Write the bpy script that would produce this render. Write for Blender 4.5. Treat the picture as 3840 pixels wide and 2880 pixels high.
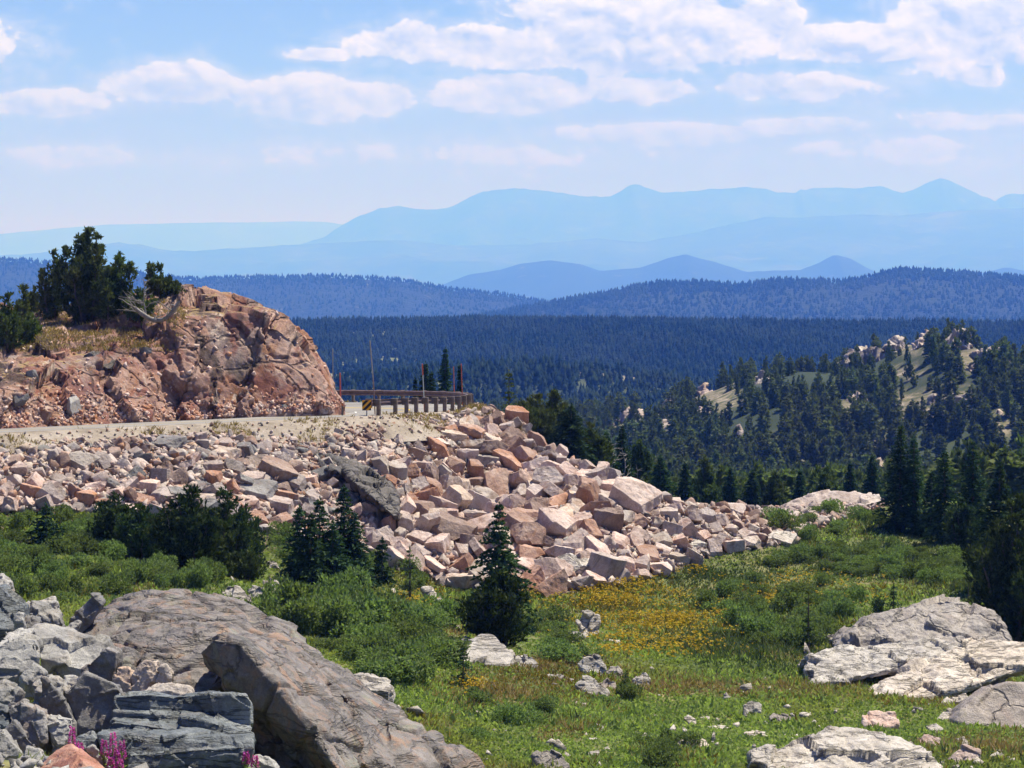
import bpy, bmesh, math, random
import numpy as np
from mathutils import Vector, Matrix, Euler

# ------------------------------------------------------------------ scene clearing
for _o in list(bpy.data.objects):
    bpy.data.objects.remove(_o)
SC = bpy.context.scene
COL = SC.collection
R = math.radians

# ------------------------------------------------------------------ camera (eye at the origin, looking along +Y, level)
F = 2409.0                 # focal length in pixels of a 1024-wide picture
HZ = 267.0                 # picture row of the true horizon
cam_data = bpy.data.cameras.new('camera')
cam_data.sensor_width = 36.0
cam_data.lens = 36.0 * F / 1024.0
cam_data.shift_y = -(384.0 - HZ) / 1024.0
cam_data.clip_start = 0.5
cam_data.clip_end = 300000.0
cam = bpy.data.objects.new('camera', cam_data)
COL.objects.link(cam)
cam.location = (0, 0, 0)
cam.rotation_euler = (R(90), 0, 0)
SC.camera = cam

# ------------------------------------------------------------------ exposure and render settings
SC.view_settings.view_transform = 'Standard'
SC.view_settings.look = 'None'
SC.view_settings.gamma = 1.0
SC.view_settings.use_curve_mapping = False
SC.view_settings.exposure = 0.80
SC.render.engine = 'CYCLES'
SC.cycles.max_bounces = 7
SC.cycles.diffuse_bounces = 3
SC.cycles.glossy_bounces = 1
SC.cycles.transmission_bounces = 3
SC.cycles.volume_bounces = 1
SC.cycles.use_denoising = True

# ------------------------------------------------------------------ sun
SUN_DIR = Vector((0.36, 0.27, 0.89)).normalized()      # towards the sun: high, behind the scene, from the right
sun_data = bpy.data.lights.new('sun', 'SUN')
sun_data.energy = 4.8
sun_data.angle = R(0.53)
sun_data.color = (1.0, 0.985, 0.965)
sun = bpy.data.objects.new('sun', sun_data)
COL.objects.link(sun)
sun.rotation_euler = SUN_DIR.to_track_quat('Z', 'Y').to_euler()
sun.location = (0, 0, 500)

# ------------------------------------------------------------------ small node language
def nd(nt, typ, ins=None, **attrs):
    n = nt.nodes.new(typ)
    for k, v in attrs.items():
        setattr(n, k, v)
    for k, v in (ins or {}).items():
        s = n.inputs[k]
        if isinstance(v, bpy.types.NodeSocket):
            nt.links.new(v, s)
        else:
            s.default_value = v
    return n

def mth(nt, op, a, b=0.0, c=0.0, clamp=False):
    n = nd(nt, 'ShaderNodeMath', {0: a, 1: b, 2: c}, operation=op, use_clamp=clamp)
    return n.outputs[0]

def c4(c):
    return (c[0], c[1], c[2], 1.0)

def mixc(nt, f, a, b, blend='MIX'):
    a = c4(a) if isinstance(a, (tuple, list)) else a
    b = c4(b) if isinstance(b, (tuple, list)) else b
    n = nd(nt, 'ShaderNodeMix', {0: f, 6: a, 7: b}, data_type='RGBA', blend_type=blend)
    return n.outputs[2]

def ramp(nt, fac, stops, interp='LINEAR'):
    n = nd(nt, 'ShaderNodeValToRGB', {0: fac})
    cr = n.color_ramp
    cr.interpolation = interp
    while len(cr.elements) < len(stops):
        cr.elements.new(0.5)
    for e, (p, c) in zip(cr.elements, stops):
        e.position = p
        e.color = c4(c) if isinstance(c, (tuple, list)) else (c, c, c, 1)
    return n.outputs[0]

def noi(nt, vec, scale, detail=4.0, rough=0.55, dist=0.0, dim='3D'):
    n = nd(nt, 'ShaderNodeTexNoise', {'Vector': vec, 'Scale': scale, 'Detail': detail, 'Roughness': rough, 'Distortion': dist},
           noise_dimensions=dim)
    return n.outputs['Fac']

def sstep(nt, x, lo, hi):
    n = nd(nt, 'ShaderNodeMapRange', {0: x, 1: lo, 2: hi, 3: 0.0, 4: 1.0}, interpolation_type='SMOOTHSTEP')
    return n.outputs[0]

# ------------------------------------------------------------------ sky and clouds (at infinity, by direction)
world = bpy.data.worlds.new('World')
SC.world = world
world.use_nodes = True
wt = world.node_tree
wt.nodes.clear()
SKY_STRENGTH = 0.058
sky = nd(wt, 'ShaderNodeTexSky', sky_type='NISHITA')
sky.sun_disc = False
sky.sun_elevation = math.asin(SUN_DIR.z)
sky.sun_rotation = math.atan2(SUN_DIR.x, SUN_DIR.y)
sky.altitude = 3000
sky.air_density = 1.0
sky.dust_density = 0.6
sky.ozone_density = 1.2
tc = nd(wt, 'ShaderNodeTexCoord')
sx = nd(wt, 'ShaderNodeSeparateXYZ', {0: tc.outputs['Generated']})
yy = mth(wt, 'MAXIMUM', sx.outputs[1], 0.02)
CU = mth(wt, 'MULTIPLY_ADD', mth(wt, 'DIVIDE', sx.outputs[0], yy), F / 100.0, 5.12)
CV = mth(wt, 'MULTIPLY_ADD', mth(wt, 'DIVIDE', sx.outputs[2], yy), -F / 100.0, HZ / 100.0)

def cloud_field(du, dv):
    u = mth(wt, 'ADD', CU, du)
    v = mth(wt, 'ADD', CV, dv)
    vec = nd(wt, 'ShaderNodeCombineXYZ', {0: u, 1: mth(wt, 'MULTIPLY', v, 1.35), 2: 3.7}).outputs[0]
    big = noi(wt, vec, 0.75, 3.0, 0.5, 0.2)
    fine = noi(wt, vec, 1.05, 10.0, 0.60, 0.0)
    vor = nd(wt, 'ShaderNodeTexVoronoi', {'Vector': nd(wt, 'ShaderNodeVectorMath', {0: vec, 1: nd(wt, 'ShaderNodeTexNoise', {'Vector': vec, 'Scale': 1.6, 'Detail': 4.0}).outputs['Color']}, operation='ADD').outputs[0],
             'Scale': 2.0, 'Detail': 2.5, 'Roughness': 0.6, 'Smoothness': 0.6}, feature='SMOOTH_F1').outputs['Distance']
    puff = mth(wt, 'SUBTRACT', 0.75, vor)
    return mth(wt, 'ADD', mth(wt, 'ADD', mth(wt, 'MULTIPLY', big, 0.40), mth(wt, 'MULTIPLY', fine, 0.62)), mth(wt, 'ADD', mth(wt, 'MULTIPLY', puff, 0.16), mth(wt, 'MULTIPLY', mth(wt, 'SUBTRACT', noi(wt, vec, 6.5, 6.0, 0.6), 0.5), 0.12)))

# cumulus banks: centre u, v, half-width, half-height, strength (hundredths of the frame's pixels)
BANKS = [(6.45, 0.25, 1.05, 0.42, 1.05), (5.25, 0.50, 0.95, 0.20, 0.80), (4.15, 0.44, 0.70, 0.20, 0.82), (3.15, 0.54, 0.45, 0.08, 0.62),
         (8.55, 0.42, 0.80, 0.17, 0.95), (7.70, 0.12, 0.34, 0.30, 0.80), (9.75, 0.20, 0.75, 0.45, 1.0), (9.8, 0.76, 0.32, 0.13, 0.75),
         (1.75, 0.85, 0.75, 0.21, 0.86), (0.35, 1.02, 0.75, 0.14, 0.80), (2.95, 0.98, 0.70, 0.22, 0.80), (3.85, 0.98, 0.32, 0.18, 0.70),
         (5.15, 0.94, 0.80, 0.20, 0.88), (6.4, 0.90, 0.80, 0.15, 0.74), (7.7, 0.88, 0.90, 0.16, 0.74), (6.6, 1.34, 1.15, 0.12, 0.82),
         (8.0, 1.26, 0.65, 0.10, 0.72), (9.6, 1.20, 0.75, 0.11, 0.72), (1.0, 1.56, 1.1, 0.13, 0.62), (3.9, 1.52, 2.3, 0.16, 0.52),
         (5.4, 1.55, 1.9, 0.20, 0.52), (9.0, 1.5, 2.0, 0.18, 0.55), (-1.6, 0.6, 1.6, 0.5, 0.9), (12.2, 0.6, 1.7, 0.6, 0.9)]
bank = None
bank_hi = None
for (bu, bv, ba, bb, bw) in BANKS:
    ba *= 1.2; bb *= 1.25
    du = mth(wt, 'MULTIPLY', mth(wt, 'SUBTRACT', CU, bu), 1.0 / ba)
    dv = mth(wt, 'MULTIPLY', mth(wt, 'SUBTRACT', CV, bv), 1.0 / bb)
    r2 = mth(wt, 'ADD', mth(wt, 'MULTIPLY', du, du), mth(wt, 'MULTIPLY', dv, dv))
    g = mth(wt, 'MULTIPLY', mth(wt, 'EXPONENT', mth(wt, 'MULTIPLY', r2, -0.9)), bw)
    bank = g if bank is None else mth(wt, 'MAXIMUM', bank, g)
    # how low inside its own bank: > 0 towards the base
    lo = mth(wt, 'MULTIPLY', g, mth(wt, 'ADD', mth(wt, 'MULTIPLY', dv, 0.5), 0.5, clamp=True))
    bank_hi = lo if bank_hi is None else mth(wt, 'MAXIMUM', bank_hi, lo)
f0 = cloud_field(0, 0)
f1 = cloud_field(0.07, -0.09)
dens = mth(wt, 'ADD', mth(wt, 'MULTIPLY', bank, 1.36), mth(wt, 'MULTIPLY', mth(wt, 'SUBTRACT', f0, 0.51), 1.9))
mask = mth(wt, 'MAXIMUM', sstep(wt, dens, 0.43, 0.60), mth(wt, 'MULTIPLY', sstep(wt, dens, 0.1, 0.60), 0.38))
veil = sstep(wt, mth(wt, 'ADD', CV, mth(wt, 'MULTIPLY', f0, 0.9)), 1.15, 2.25)      # thin high haze of cloud low in the sky
streak = noi(wt, nd(wt, 'ShaderNodeCombineXYZ', {0: mth(wt, 'MULTIPLY', CU, 0.35), 1: mth(wt, 'MULTIPLY', CV, 2.4), 2: 9.1}).outputs[0], 1.0, 5.0, 0.55, 0.4)
wisp = mth(wt, 'MULTIPLY', sstep(wt, streak, 0.44, 0.68), sstep(wt, CV, 0.4, 1.1))
relief = mth(wt, 'MULTIPLY', mth(wt, 'SUBTRACT', f0, f1), 4.6)
lit = mth(wt, 'ADD', mth(wt, 'SUBTRACT', 0.92, mth(wt, 'MULTIPLY', bank_hi, 0.95)), relief, clamp=True)
CK = 1.0 / SKY_STRENGTH
lowc = sstep(wt, CV, 0.35, 1.5)
ccol = mixc(wt, lit, mixc(wt, lowc, (0.27 * CK, 0.33 * CK, 0.44 * CK), (0.27 * CK, 0.33 * CK, 0.44 * CK)), mixc(wt, lowc, (0.60 * CK, 0.64 * CK, 0.69 * CK), (0.42 * CK, 0.49 * CK, 0.62 * CK)))
skyc = mixc(wt, 1.0, sky.outputs[0], (0.84, 0.88, 1.10), 'MULTIPLY')
c1 = mixc(wt, mth(wt, 'MULTIPLY', wisp, 0.75), skyc, (0.25 * CK, 0.31 * CK, 0.41 * CK))
c2 = mixc(wt, mth(wt, 'MULTIPLY', veil, 0.85), c1, (0.26 * CK, 0.31 * CK, 0.41 * CK))
c3 = mixc(wt, mth(wt, 'MULTIPLY', mask, 0.96), c2, ccol)
front = sstep(wt, sx.outputs[1], 0.1, 0.35)
up = sstep(wt, sx.outputs[2], 0.45, 0.2)
c3 = mixc(wt, mth(wt, 'MULTIPLY', front, up), skyc, c3)
bg = nd(wt, 'ShaderNodeBackground', {'Color': c3, 'Strength': SKY_STRENGTH})
wo = nd(wt, 'ShaderNodeOutputWorld', {'Surface': bg.outputs[0]})
world.cycles.sampling_method = 'MANUAL'
world.cycles.sample_map_resolution = 1024

# ------------------------------------------------------------------ naming, labels, parenting
def tag(o, label=None, cat=None, group=None, kind=None):
    if label: o['label'] = label
    if cat: o['category'] = cat
    if group: o['group'] = group
    if kind: o['kind'] = kind
    return o

def link(name, me, mat=None, parent=None, loc=None):
    o = bpy.data.objects.new(name, me)
    COL.objects.link(o)
    if mat is not None and me is not None and len(me.materials) == 0:
        for m_ in (mat if isinstance(mat, (list, tuple)) else [mat]):
            me.materials.append(m_)
    if parent is not None:
        o.parent = parent
    if loc is not None:
        o.location = loc
    return o

def empty(name, loc, rz=0.0):
    o = bpy.data.objects.new(name, None)
    o.empty_display_size = 0.2
    COL.objects.link(o)
    o.location = loc
    o.rotation_euler = (0, 0, rz)
    return o

def mesh_np(name, V, Q, smooth=False, mi=None):
    """mesh from vertex array and an (n,3) or (n,4) face array"""
    V = np.asarray(V, np.float32); Q = np.asarray(Q, np.int32)
    me = bpy.data.meshes.new(name)
    n, k = Q.shape
    me.vertices.add(len(V)); me.vertices.foreach_set('co', V.ravel())
    me.loops.add(n * k); me.loops.foreach_set('vertex_index', Q.ravel())
    me.polygons.add(n)
    me.polygons.foreach_set('loop_start', np.arange(0, n * k, k, dtype=np.int32))
    me.polygons.foreach_set('loop_total', np.full(n, k, np.int32))
    if smooth:
        me.polygons.foreach_set('use_smooth', np.ones(n, bool))
    if mi is not None:
        me.polygons.foreach_set('material_index', np.asarray(mi, np.int32))
    me.update(calc_edges=True)
    return me

# ------------------------------------------------------------------ numpy noise
def _hash(ix, iy, iz, seed):
    h = (ix.astype(np.uint32) * np.uint32(374761393) + iy.astype(np.uint32) * np.uint32(668265263)
         + iz.astype(np.uint32) * np.uint32(2147483647) + np.uint32((seed * 974634777) & 0xffffffff))
    h = (h ^ (h >> np.uint32(13))) * np.uint32(1274126177)
    h = (h ^ (h >> np.uint32(16))) * np.uint32(2246822519)
    return h ^ (h >> np.uint32(15))

def rnd3(ix, iy, iz, seed):
    return _hash(ix, iy, iz, seed).astype(np.float64) / 4294967295.0

def vnoise(P, seed=0):
    """smooth value noise in [-1,1]; P is (n,3)"""
    I = np.floor(P).astype(np.int64); f = P - I
    f = f * f * f * (f * (f * 6 - 15) + 10)
    out = 0
    for dx in (0, 1):
        wx = f[:, 0] if dx else 1 - f[:, 0]
        for dy in (0, 1):
            wy = f[:, 1] if dy else 1 - f[:, 1]
            for dz in (0, 1):
                wz = f[:, 2] if dz else 1 - f[:, 2]
                out = out + wx * wy * wz * rnd3(I[:, 0] + dx, I[:, 1] + dy, I[:, 2] + dz, seed)
    return out * 2 - 1

def fbm(P, octs=4, seed=0, gain=0.5, lac=2.03):
    a, s, t = 1.0, 0.0, 0.0
    for i in range(octs):
        s = s + a * vnoise(P * (lac ** i) + 17.3 * i, seed + i)
        t += a
        a *= gain
    return s / t

def cells(P, seed=0):
    """nearest cell: returns (seed position, cell random x4, F1, F2)"""
    I = np.floor(P).astype(np.int64)
    n = len(P)
    f1 = np.full(n, 1e9); f2 = np.full(n, 1e9); best = np.zeros((n, 3)); rid = np.zeros((n, 4))
    for dx in (-1, 0, 1):
        for dy in (-1, 0, 1):
            for dz in (-1, 0, 1):
                a, b, c = I[:, 0] + dx, I[:, 1] + dy, I[:, 2] + dz
                s = np.stack([a + rnd3(a, b, c, seed + 1), b + rnd3(a, b, c, seed + 2), c + rnd3(a, b, c, seed + 3)], 1)
                d = np.linalg.norm(P - s, axis=1)
                m = d < f1
                f2 = np.where(m, f1, np.minimum(f2, d))
                f1 = np.where(m, d, f1)
                best[m] = s[m]
                rr = np.stack([rnd3(a, b, c, seed + 4 + k) for k in range(4)], 1)
                rid[m] = rr[m]
    return best, rid, f1, f2

def sm(a, b, x):
    t = np.clip((x - a) / (b - a), 0, 1)
    return t * t * (3 - 2 * t)

def W(u, v, d):
    """point at depth d seen at column u, row v of the 1024x768 picture"""
    return ((u - 512.0) / F * d, d, (HZ - v) / F * d)

def UV(P):
    P = np.asarray(P)
    return 512 + P[..., 0] / P[..., 1] * F, HZ - P[..., 2] / P[..., 1] * F
# ------------------------------------------------------------------ materials
def new_mat(name):
    m = bpy.data.materials.new(name)
    m.use_nodes = True
    nt = m.node_tree
    nt.nodes.clear()
    out = nd(nt, 'ShaderNodeOutputMaterial')
    return m, nt, out

def finish(nt, out, col, rough=0.9, bump=None, bstr=0.5, bdist=0.05, spec=0.2):
    p = nd(nt, 'ShaderNodeBsdfPrincipled', {'Base Color': col if isinstance(col, bpy.types.NodeSocket) else c4(col), 'Roughness': rough,
                                            'Specular IOR Level': spec})
    if bump is not None:
        b = nd(nt, 'ShaderNodeBump', {'Height': bump, 'Strength': bstr, 'Distance': bdist})
        nt.links.new(b.outputs[0], p.inputs['Normal'])
    nt.links.new(p.outputs[0], out.inputs[0])
    return p

def rock_mat(name, dark, mid, light, stain=None, stain_amt=0.4, s=0.6, bdist=0.06, var=0.25, crack=0.0, lichen=None, bands=0.0, world_space=False,
             soil=None, speck=0.45, patches=(), rough=.62, spec=.5, folia=None):
    m, nt, out = new_mat(name)
    t = nd(nt, 'ShaderNodeTexCoord')
    oi = nd(nt, 'ShaderNodeObjectInfo')
    if world_space:
        vec = nd(nt, 'ShaderNodeNewGeometry').outputs['Position']
    else:
        off = nd(nt, 'ShaderNodeVectorMath', {0: oi.outputs['Random'], 3: 61.0}, operation='SCALE').outputs[0]
        vec = nd(nt, 'ShaderNodeVectorMath', {0: t.outputs['Object'], 1: off}, operation='ADD').outputs[0]
    n1 = noi(nt, vec, s, 5.0, 0.6, 0.6)
    n2 = noi(nt, vec, s * 9, 6.0, 0.7, 0.3)
    n3 = noi(nt, vec, s * 45, 3.0, 0.7)
    f = mth(nt, 'ADD', mth(nt, 'MULTIPLY', n1, 0.7), mth(nt, 'MULTIPLY', n2, 0.42))
    col = ramp(nt, f, [(0.34, dark), (0.52, mid), (0.72, light)])
    if stain is not None:
        ns = noi(nt, vec, s * 1.7, 4.0, 0.6, 1.2)
        col = mixc(nt, mth(nt, 'MULTIPLY', sstep(nt, ns, 0.50, 0.66), stain_amt), col, stain)
    for (pc, ps, lo, hi, amt, px) in patches:
        pv = nd(nt, 'ShaderNodeMapping', {'Vector': vec, 'Location': (px, px * 2.7, px * .7), 'Scale': (1.0, 1.0, .45)}).outputs[0]
        col = mixc(nt, mth(nt, 'MULTIPLY', sstep(nt, noi(nt, pv, ps, 5.0, .62, .9), lo, hi), amt), col, pc)
    if bands:
        w = nd(nt, 'ShaderNodeTexWave', {'Vector': vec, 'Scale': bands, 'Distortion': 9.0, 'Detail': 4.0, 'Detail Scale': 1.4},
               wave_type='BANDS', bands_direction='DIAGONAL').outputs['Fac']
        col = mixc(nt, mth(nt, 'MULTIPLY', sstep(nt, w, 0.55, 0.95), 0.35), col, light)
    col = mixc(nt, speck, col, ramp(nt, n3, [(0.32, 0.35), (0.5, 0.9), (0.7, 1.25)]), 'MULTIPLY')
    if lichen is not None:
        nl = noi(nt, vec, s * 6.5, 5.0, 0.75, 0.8)
        col = mixc(nt, mth(nt, 'MULTIPLY', sstep(nt, nl, 0.58, 0.68), 0.6), col, lichen)
    bh = mth(nt, 'ADD', mth(nt, 'MULTIPLY', n2, 1.0), mth(nt, 'MULTIPLY', n3, 0.35))
    if crack:
        wv = nd(nt, 'ShaderNodeVectorMath', {0: vec, 1: nd(nt, 'ShaderNodeVectorMath', {0: nd(nt, 'ShaderNodeTexNoise', {'Vector': vec, 'Scale': s * 3, 'Detail': 4.0}).outputs['Color'], 3: 0.9}, operation='SCALE').outputs[0]}, operation='ADD').outputs[0]
        vo = nd(nt, 'ShaderNodeTexVoronoi', {'Vector': wv, 'Scale': crack}, feature='DISTANCE_TO_EDGE').outputs['Distance']
        ck = sstep(nt, vo, 0.0, 0.045)
        col = mixc(nt, mth(nt, 'MULTIPLY', mth(nt, 'SUBTRACT', 1.0, ck), 0.55), col, tuple(x * 0.35 for x in dark))
        bh = mth(nt, 'ADD', bh, mth(nt, 'MULTIPLY', ck, 0.8))
    if folia is not None:
        fs, fr, fk = folia
        fm_ = nd(nt, 'ShaderNodeMapping', {'Vector': vec, 'Rotation': fr, 'Scale': (fs * .22, fs * .22, fs * 1.6)}).outputs[0]
        fn = noi(nt, fm_, 1.0, 5.0, .6, .5)
        ln = sstep(nt, mth(nt, 'ABSOLUTE', mth(nt, 'SUBTRACT', fn, .5)), 0.0, .035)
        col = mixc(nt, mth(nt, 'MULTIPLY', mth(nt, 'SUBTRACT', 1.0, ln), fk), col, tuple(x * .4 for x in dark))
        bh = mth(nt, 'ADD', bh, mth(nt, 'ADD', mth(nt, 'MULTIPLY', ln, .7), mth(nt, 'MULTIPLY', fn, 1.2)))
    if soil is not None:
        g = nd(nt, 'ShaderNodeNewGeometry')
        nz = nd(nt, 'ShaderNodeSeparateXYZ', {0: g.outputs['Normal']}).outputs[2]
        lvl = mth(nt, 'ADD', nz, mth(nt, 'MULTIPLY', mth(nt, 'SUBTRACT', n2, 0.5), 0.5))
        col = mixc(nt, sstep(nt, lvl, soil[1], soil[1] + 0.08), col, ramp(nt, n2, [(0.35, tuple(x * 0.6 for x in soil[0])), (0.65, soil[0])]))
    if var:
        hv = nd(nt, 'ShaderNodeHueSaturation', {'Hue': 0.5, 'Saturation': mth(nt, 'MULTIPLY_ADD', oi.outputs['Random'], 0.5, 0.75),
                                                'Value': mth(nt, 'MULTIPLY_ADD', oi.outputs['Random'], var * 2, 1 - var), 'Color': col})
        col = hv.outputs[0]
    finish(nt, out, col, rough, bh, 0.8, bdist, spec)
    return m

def leaf_mat(name, cols, trans=0.3, scale=0.25, alt=None, alt_amt=0.5, rough=0.7):
    """foliage: colour varies per leaf and in clumps; some light passes through"""
    m, nt, out = new_mat(name)
    g = nd(nt, 'ShaderNodeNewGeometry')
    oi = nd(nt, 'ShaderNodeObjectInfo')
    n1 = noi(nt, g.outputs['Position'], scale, 4.0, 0.6)
    f = mth(nt, 'ADD', mth(nt, 'MULTIPLY', g.outputs['Random Per Island'], 0.55), mth(nt, 'MULTIPLY', n1, 0.45))
    k = len(cols)
    col = ramp(nt, f, [(0.2 + 0.6 * i / max(1, k - 1), c) for i, c in enumerate(cols)])
    if alt is not None:
        col = mixc(nt, mth(nt, 'MULTIPLY', sstep(nt, noi(nt, g.outputs['Position'], scale * 0.45, 3.0, 0.55), 0.46, 0.62), alt_amt), col, alt)
    hv = nd(nt, 'ShaderNodeHueSaturation', {'Hue': mth(nt, 'MULTIPLY_ADD', oi.outputs['Random'], 0.03, 0.485), 'Saturation': 1.0,
                                            'Value': mth(nt, 'MULTIPLY_ADD', oi.outputs['Random'], 0.5, 0.75), 'Color': col})
    col = hv.outputs[0]
    d = nd(nt, 'ShaderNodeBsdfDiffuse', {'Color': col})
    tr = nd(nt, 'ShaderNodeBsdfTranslucent', {'Color': mixc(nt, 1.0, col, (1.0, 1.15, 0.5), 'MULTIPLY')})
    mx = nd(nt, 'ShaderNodeMixShader', {0: trans, 1: d.outputs[0], 2: tr.outputs[0]})
    nt.links.new(mx.outputs[0], out.inputs[0])
    return m

def plain_mat(name, a, b, scale=8.0, rough=0.7, metal=0.0, bdist=0.004):
    m, nt, out = new_mat(name)
    t = nd(nt, 'ShaderNodeTexCoord')
    n1 = noi(nt, t.outputs['Object'], scale, 5.0, 0.6, 0.3)
    p = finish(nt, out, ramp(nt, n1, [(0.3, a), (0.7, b)]), rough, n1, 0.4, bdist)
    p.inputs['Metallic'].default_value = metal
    return m

M = {}
M['talus_pale'] = rock_mat('pink granite', (.23, .155, .13), (.51, .385, .34), (.69, .575, .525), stain=(.30, .15, .10), stain_amt=.45, s=.5, bdist=.07, var=.22, patches=[((.10, .085, .08), 1.1, .58, .70, .55, 5.0), ((.30, .15, .10), .8, .56, .68, .45, 14.0)], rough=.8, spec=.3)
M['talus_tan'] = rock_mat('tan granite', (.22, .16, .13), (.47, .375, .315), (.65, .555, .49), stain=(.34, .20, .12), stain_amt=.5, s=.6, bdist=.07, var=.22, patches=[((.10, .085, .08), 1.1, .58, .70, .55, 5.0), ((.30, .15, .10), .8, .56, .68, .45, 14.0)], rough=.8, spec=.3)
M['talus_rust'] = rock_mat('rusty granite', (.14, .075, .055), (.32, .19, .145), (.48, .34, .28), stain=(.36, .17, .08), stain_amt=.6, s=.5, bdist=.07, var=.25, patches=[((.10, .085, .08), 1.1, .58, .70, .55, 5.0), ((.30, .15, .10), .8, .56, .68, .45, 14.0)], rough=.8, spec=.3)
M['talus_grey'] = rock_mat('grey granite', (.18, .135, .12), (.40, .315, .285), (.58, .49, .45), stain=(.26, .17, .13), stain_amt=.4, s=.6, bdist=.07, var=.25, patches=[((.10, .085, .08), 1.1, .58, .70, .55, 5.0), ((.30, .15, .10), .8, .56, .68, .45, 14.0)], rough=.8, spec=.3)
M['bedrock_dark'] = rock_mat('dark bedrock', (.035, .030, .030), (.085, .072, .068), (.17, .148, .14), stain=(.19, .13, .10), stain_amt=.35, s=.5, bdist=.12, var=0, crack=.7)
M['rock_cut'] = rock_mat('red rock cut', (.10, .062, .052), (.28, .17, .138), (.46, .335, .285), stain=(.25, .105, .05), stain_amt=.7, s=.20, bdist=.12, var=0,
                         crack=.45, soil=((.30, .21, .10), .93), world_space=True,
                         patches=[((.27, .215, .20), .28, .55, .63, .7, 3.0), ((.28, .13, .06), .33, .54, .63, .6, 9.0), ((.045, .036, .034), .30, .55, .64, .8, 17.0), ((.46, .36, .30), .8, .60, .66, .8, 23.0), ((.17, .055, .045), .5, .50, .62, .7, 31.0)], rough=.9, spec=.2)
M['outcrop_brown'] = rock_mat('grey brown gneiss', (.050, .043, .042), (.145, .122, .115), (.28, .245, .23), stain=(.29, .165, .105), stain_amt=.6, s=1.5, bdist=.05, var=0,
                              crack=.5, lichen=(.17, .19, .14), speck=.7, folia=(1.6, (.2, .75, 0), .5),
                              patches=[((.205, .18, .172), .8, .50, .62, .6, 4.0), ((.34, .19, .11), 1.3, .56, .66, .65, 12.0), ((.07, .06, .06), 1.1, .58, .68, .7, 21.0), ((.25, .26, .19), .9, .56, .66, .5, 33.0)])
M['slate'] = rock_mat('blue grey slate', (.035, .043, .052), (.10, .115, .13), (.25, .27, .29), stain=(.14, .11, .095), stain_amt=.35, s=.8, bdist=.05, var=.15, folia=(3.2, (.15, .1, 0), .6))
M['dark_stone'] = rock_mat('dark grey stone', (.06, .055, .058), (.14, .13, .13), (.30, .285, .28), stain=(.17, .11, .09), stain_amt=.45, s=.9, bdist=.05, var=.2)
M['pale_stone'] = rock_mat('pale grey stone', (.11, .10, .098), (.27, .255, .245), (.45, .435, .42), stain=(.32, .25, .19), stain_amt=.4, s=.9, bdist=.05, var=.2)
M['red_stone'] = rock_mat('red stone', (.17, .06, .04), (.33, .13, .085), (.50, .30, .22), stain=(.52, .34, .25), stain_amt=.5, s=.8, bdist=.05, var=0)
M['white_rock'] = rock_mat('white weathered granite', (.21, .175, .15), (.48, .42, .37), (.67, .605, .545), stain=(.34, .27, .22), stain_amt=.5, s=.7, bdist=.09, var=.15, folia=(2.6, (.5, .5, .3), .7))
M['dome_grey'] = rock_mat('grey weathered granite', (.105, .087, .078), (.27, .225, .20), (.45, .39, .355), stain=(.24, .175, .15), stain_amt=.5, s=.55, bdist=.10, var=.05,
                          crack=.5, lichen=(.24, .21, .15))
M['far_rock'] = rock_mat('pale far rock', (.13, .095, .08), (.30, .235, .205), (.44, .365, .325), stain=(.22, .14, .11), stain_amt=.4, s=.12, bdist=.3, var=.2)

M['spruce'] = leaf_mat('spruce needles', [(.022, .042, .026), (.042, .075, .040), (.080, .125, .060)], .25, .9)
M['pine'] = leaf_mat('pine needles', [(.038, .058, .022), (.082, .112, .038), (.155, .19, .07)], .25, .9, alt=(.14, .115, .045), alt_amt=.3)
M['dark_pine'] = leaf_mat('dark pine needles', [(.018, .034, .018), (.040, .064, .028), (.095, .120, .046)], .22, .9, alt=(.10, .095, .035), alt_amt=.25)
M['knoll_tree'] = leaf_mat('distant conifer needles', [(.065, .090, .036), (.125, .155, .062), (.21, .24, .105)], .3, .05, alt=(.10, .085, .05), alt_amt=.35)
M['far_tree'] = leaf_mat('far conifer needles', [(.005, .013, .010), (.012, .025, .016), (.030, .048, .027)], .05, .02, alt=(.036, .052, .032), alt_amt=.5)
M['willow'] = leaf_mat('willow leaves', [(.075, .105, .042), (.145, .19, .078), (.23, .28, .125)], .45, .5, alt=(.10, .135, .075), alt_amt=.4)
M['grass'] = leaf_mat('meadow herbs', [(.135, .18, .062), (.235, .305, .108), (.36, .42, .165)], .48, .30, alt=(.28, .24, .085), alt_amt=.45)
M['sedge'] = leaf_mat('dark sedge', [(.052, .082, .036), (.095, .13, .06), (.16, .19, .09)], .35, .35, alt=(.085, .085, .045), alt_amt=.4)
M['dry_grass'] = leaf_mat('dry grass', [(.20, .135, .06), (.32, .23, .11), (.44, .34, .19)], .3, .4)
M['rust_grass'] = leaf_mat('russet sedge', [(.11, .075, .02), (.18, .115, .026), (.22, .17, .045)], .3, .4)
M['yellow'] = leaf_mat('yellow petals', [(.46, .31, .03), (.62, .44, .05), (.70, .56, .10)], .3, .6)
M['magenta'] = leaf_mat('magenta petals', [(.36, .045, .30), (.52, .09, .46), (.62, .18, .55)], .35, 4.0)
M['bark'] = plain_mat('bark', (.06, .045, .035), (.15, .12, .10), 5.0, .9, 0, .01)
M['deadwood'] = plain_mat('silvery dead wood', (.15, .13, .118), (.34, .31, .285), 6.0, .85, 0, .01)
M['rail_rust'] = plain_mat('rusted steel', (.10, .066, .062), (.23, .16, .15), 3.0, .6, .1)
M['post_wood'] = plain_mat('weathered post', (.10, .078, .066), (.24, .19, .16), 5.0, .9)
M['pole_grey'] = plain_mat('grey pole', (.22, .20, .19), (.36, .33, .31), 5.0, .8)
M['pole_brown'] = plain_mat('brown pole', (.16, .10, .09), (.28, .19, .17), 5.0, .8)
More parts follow.
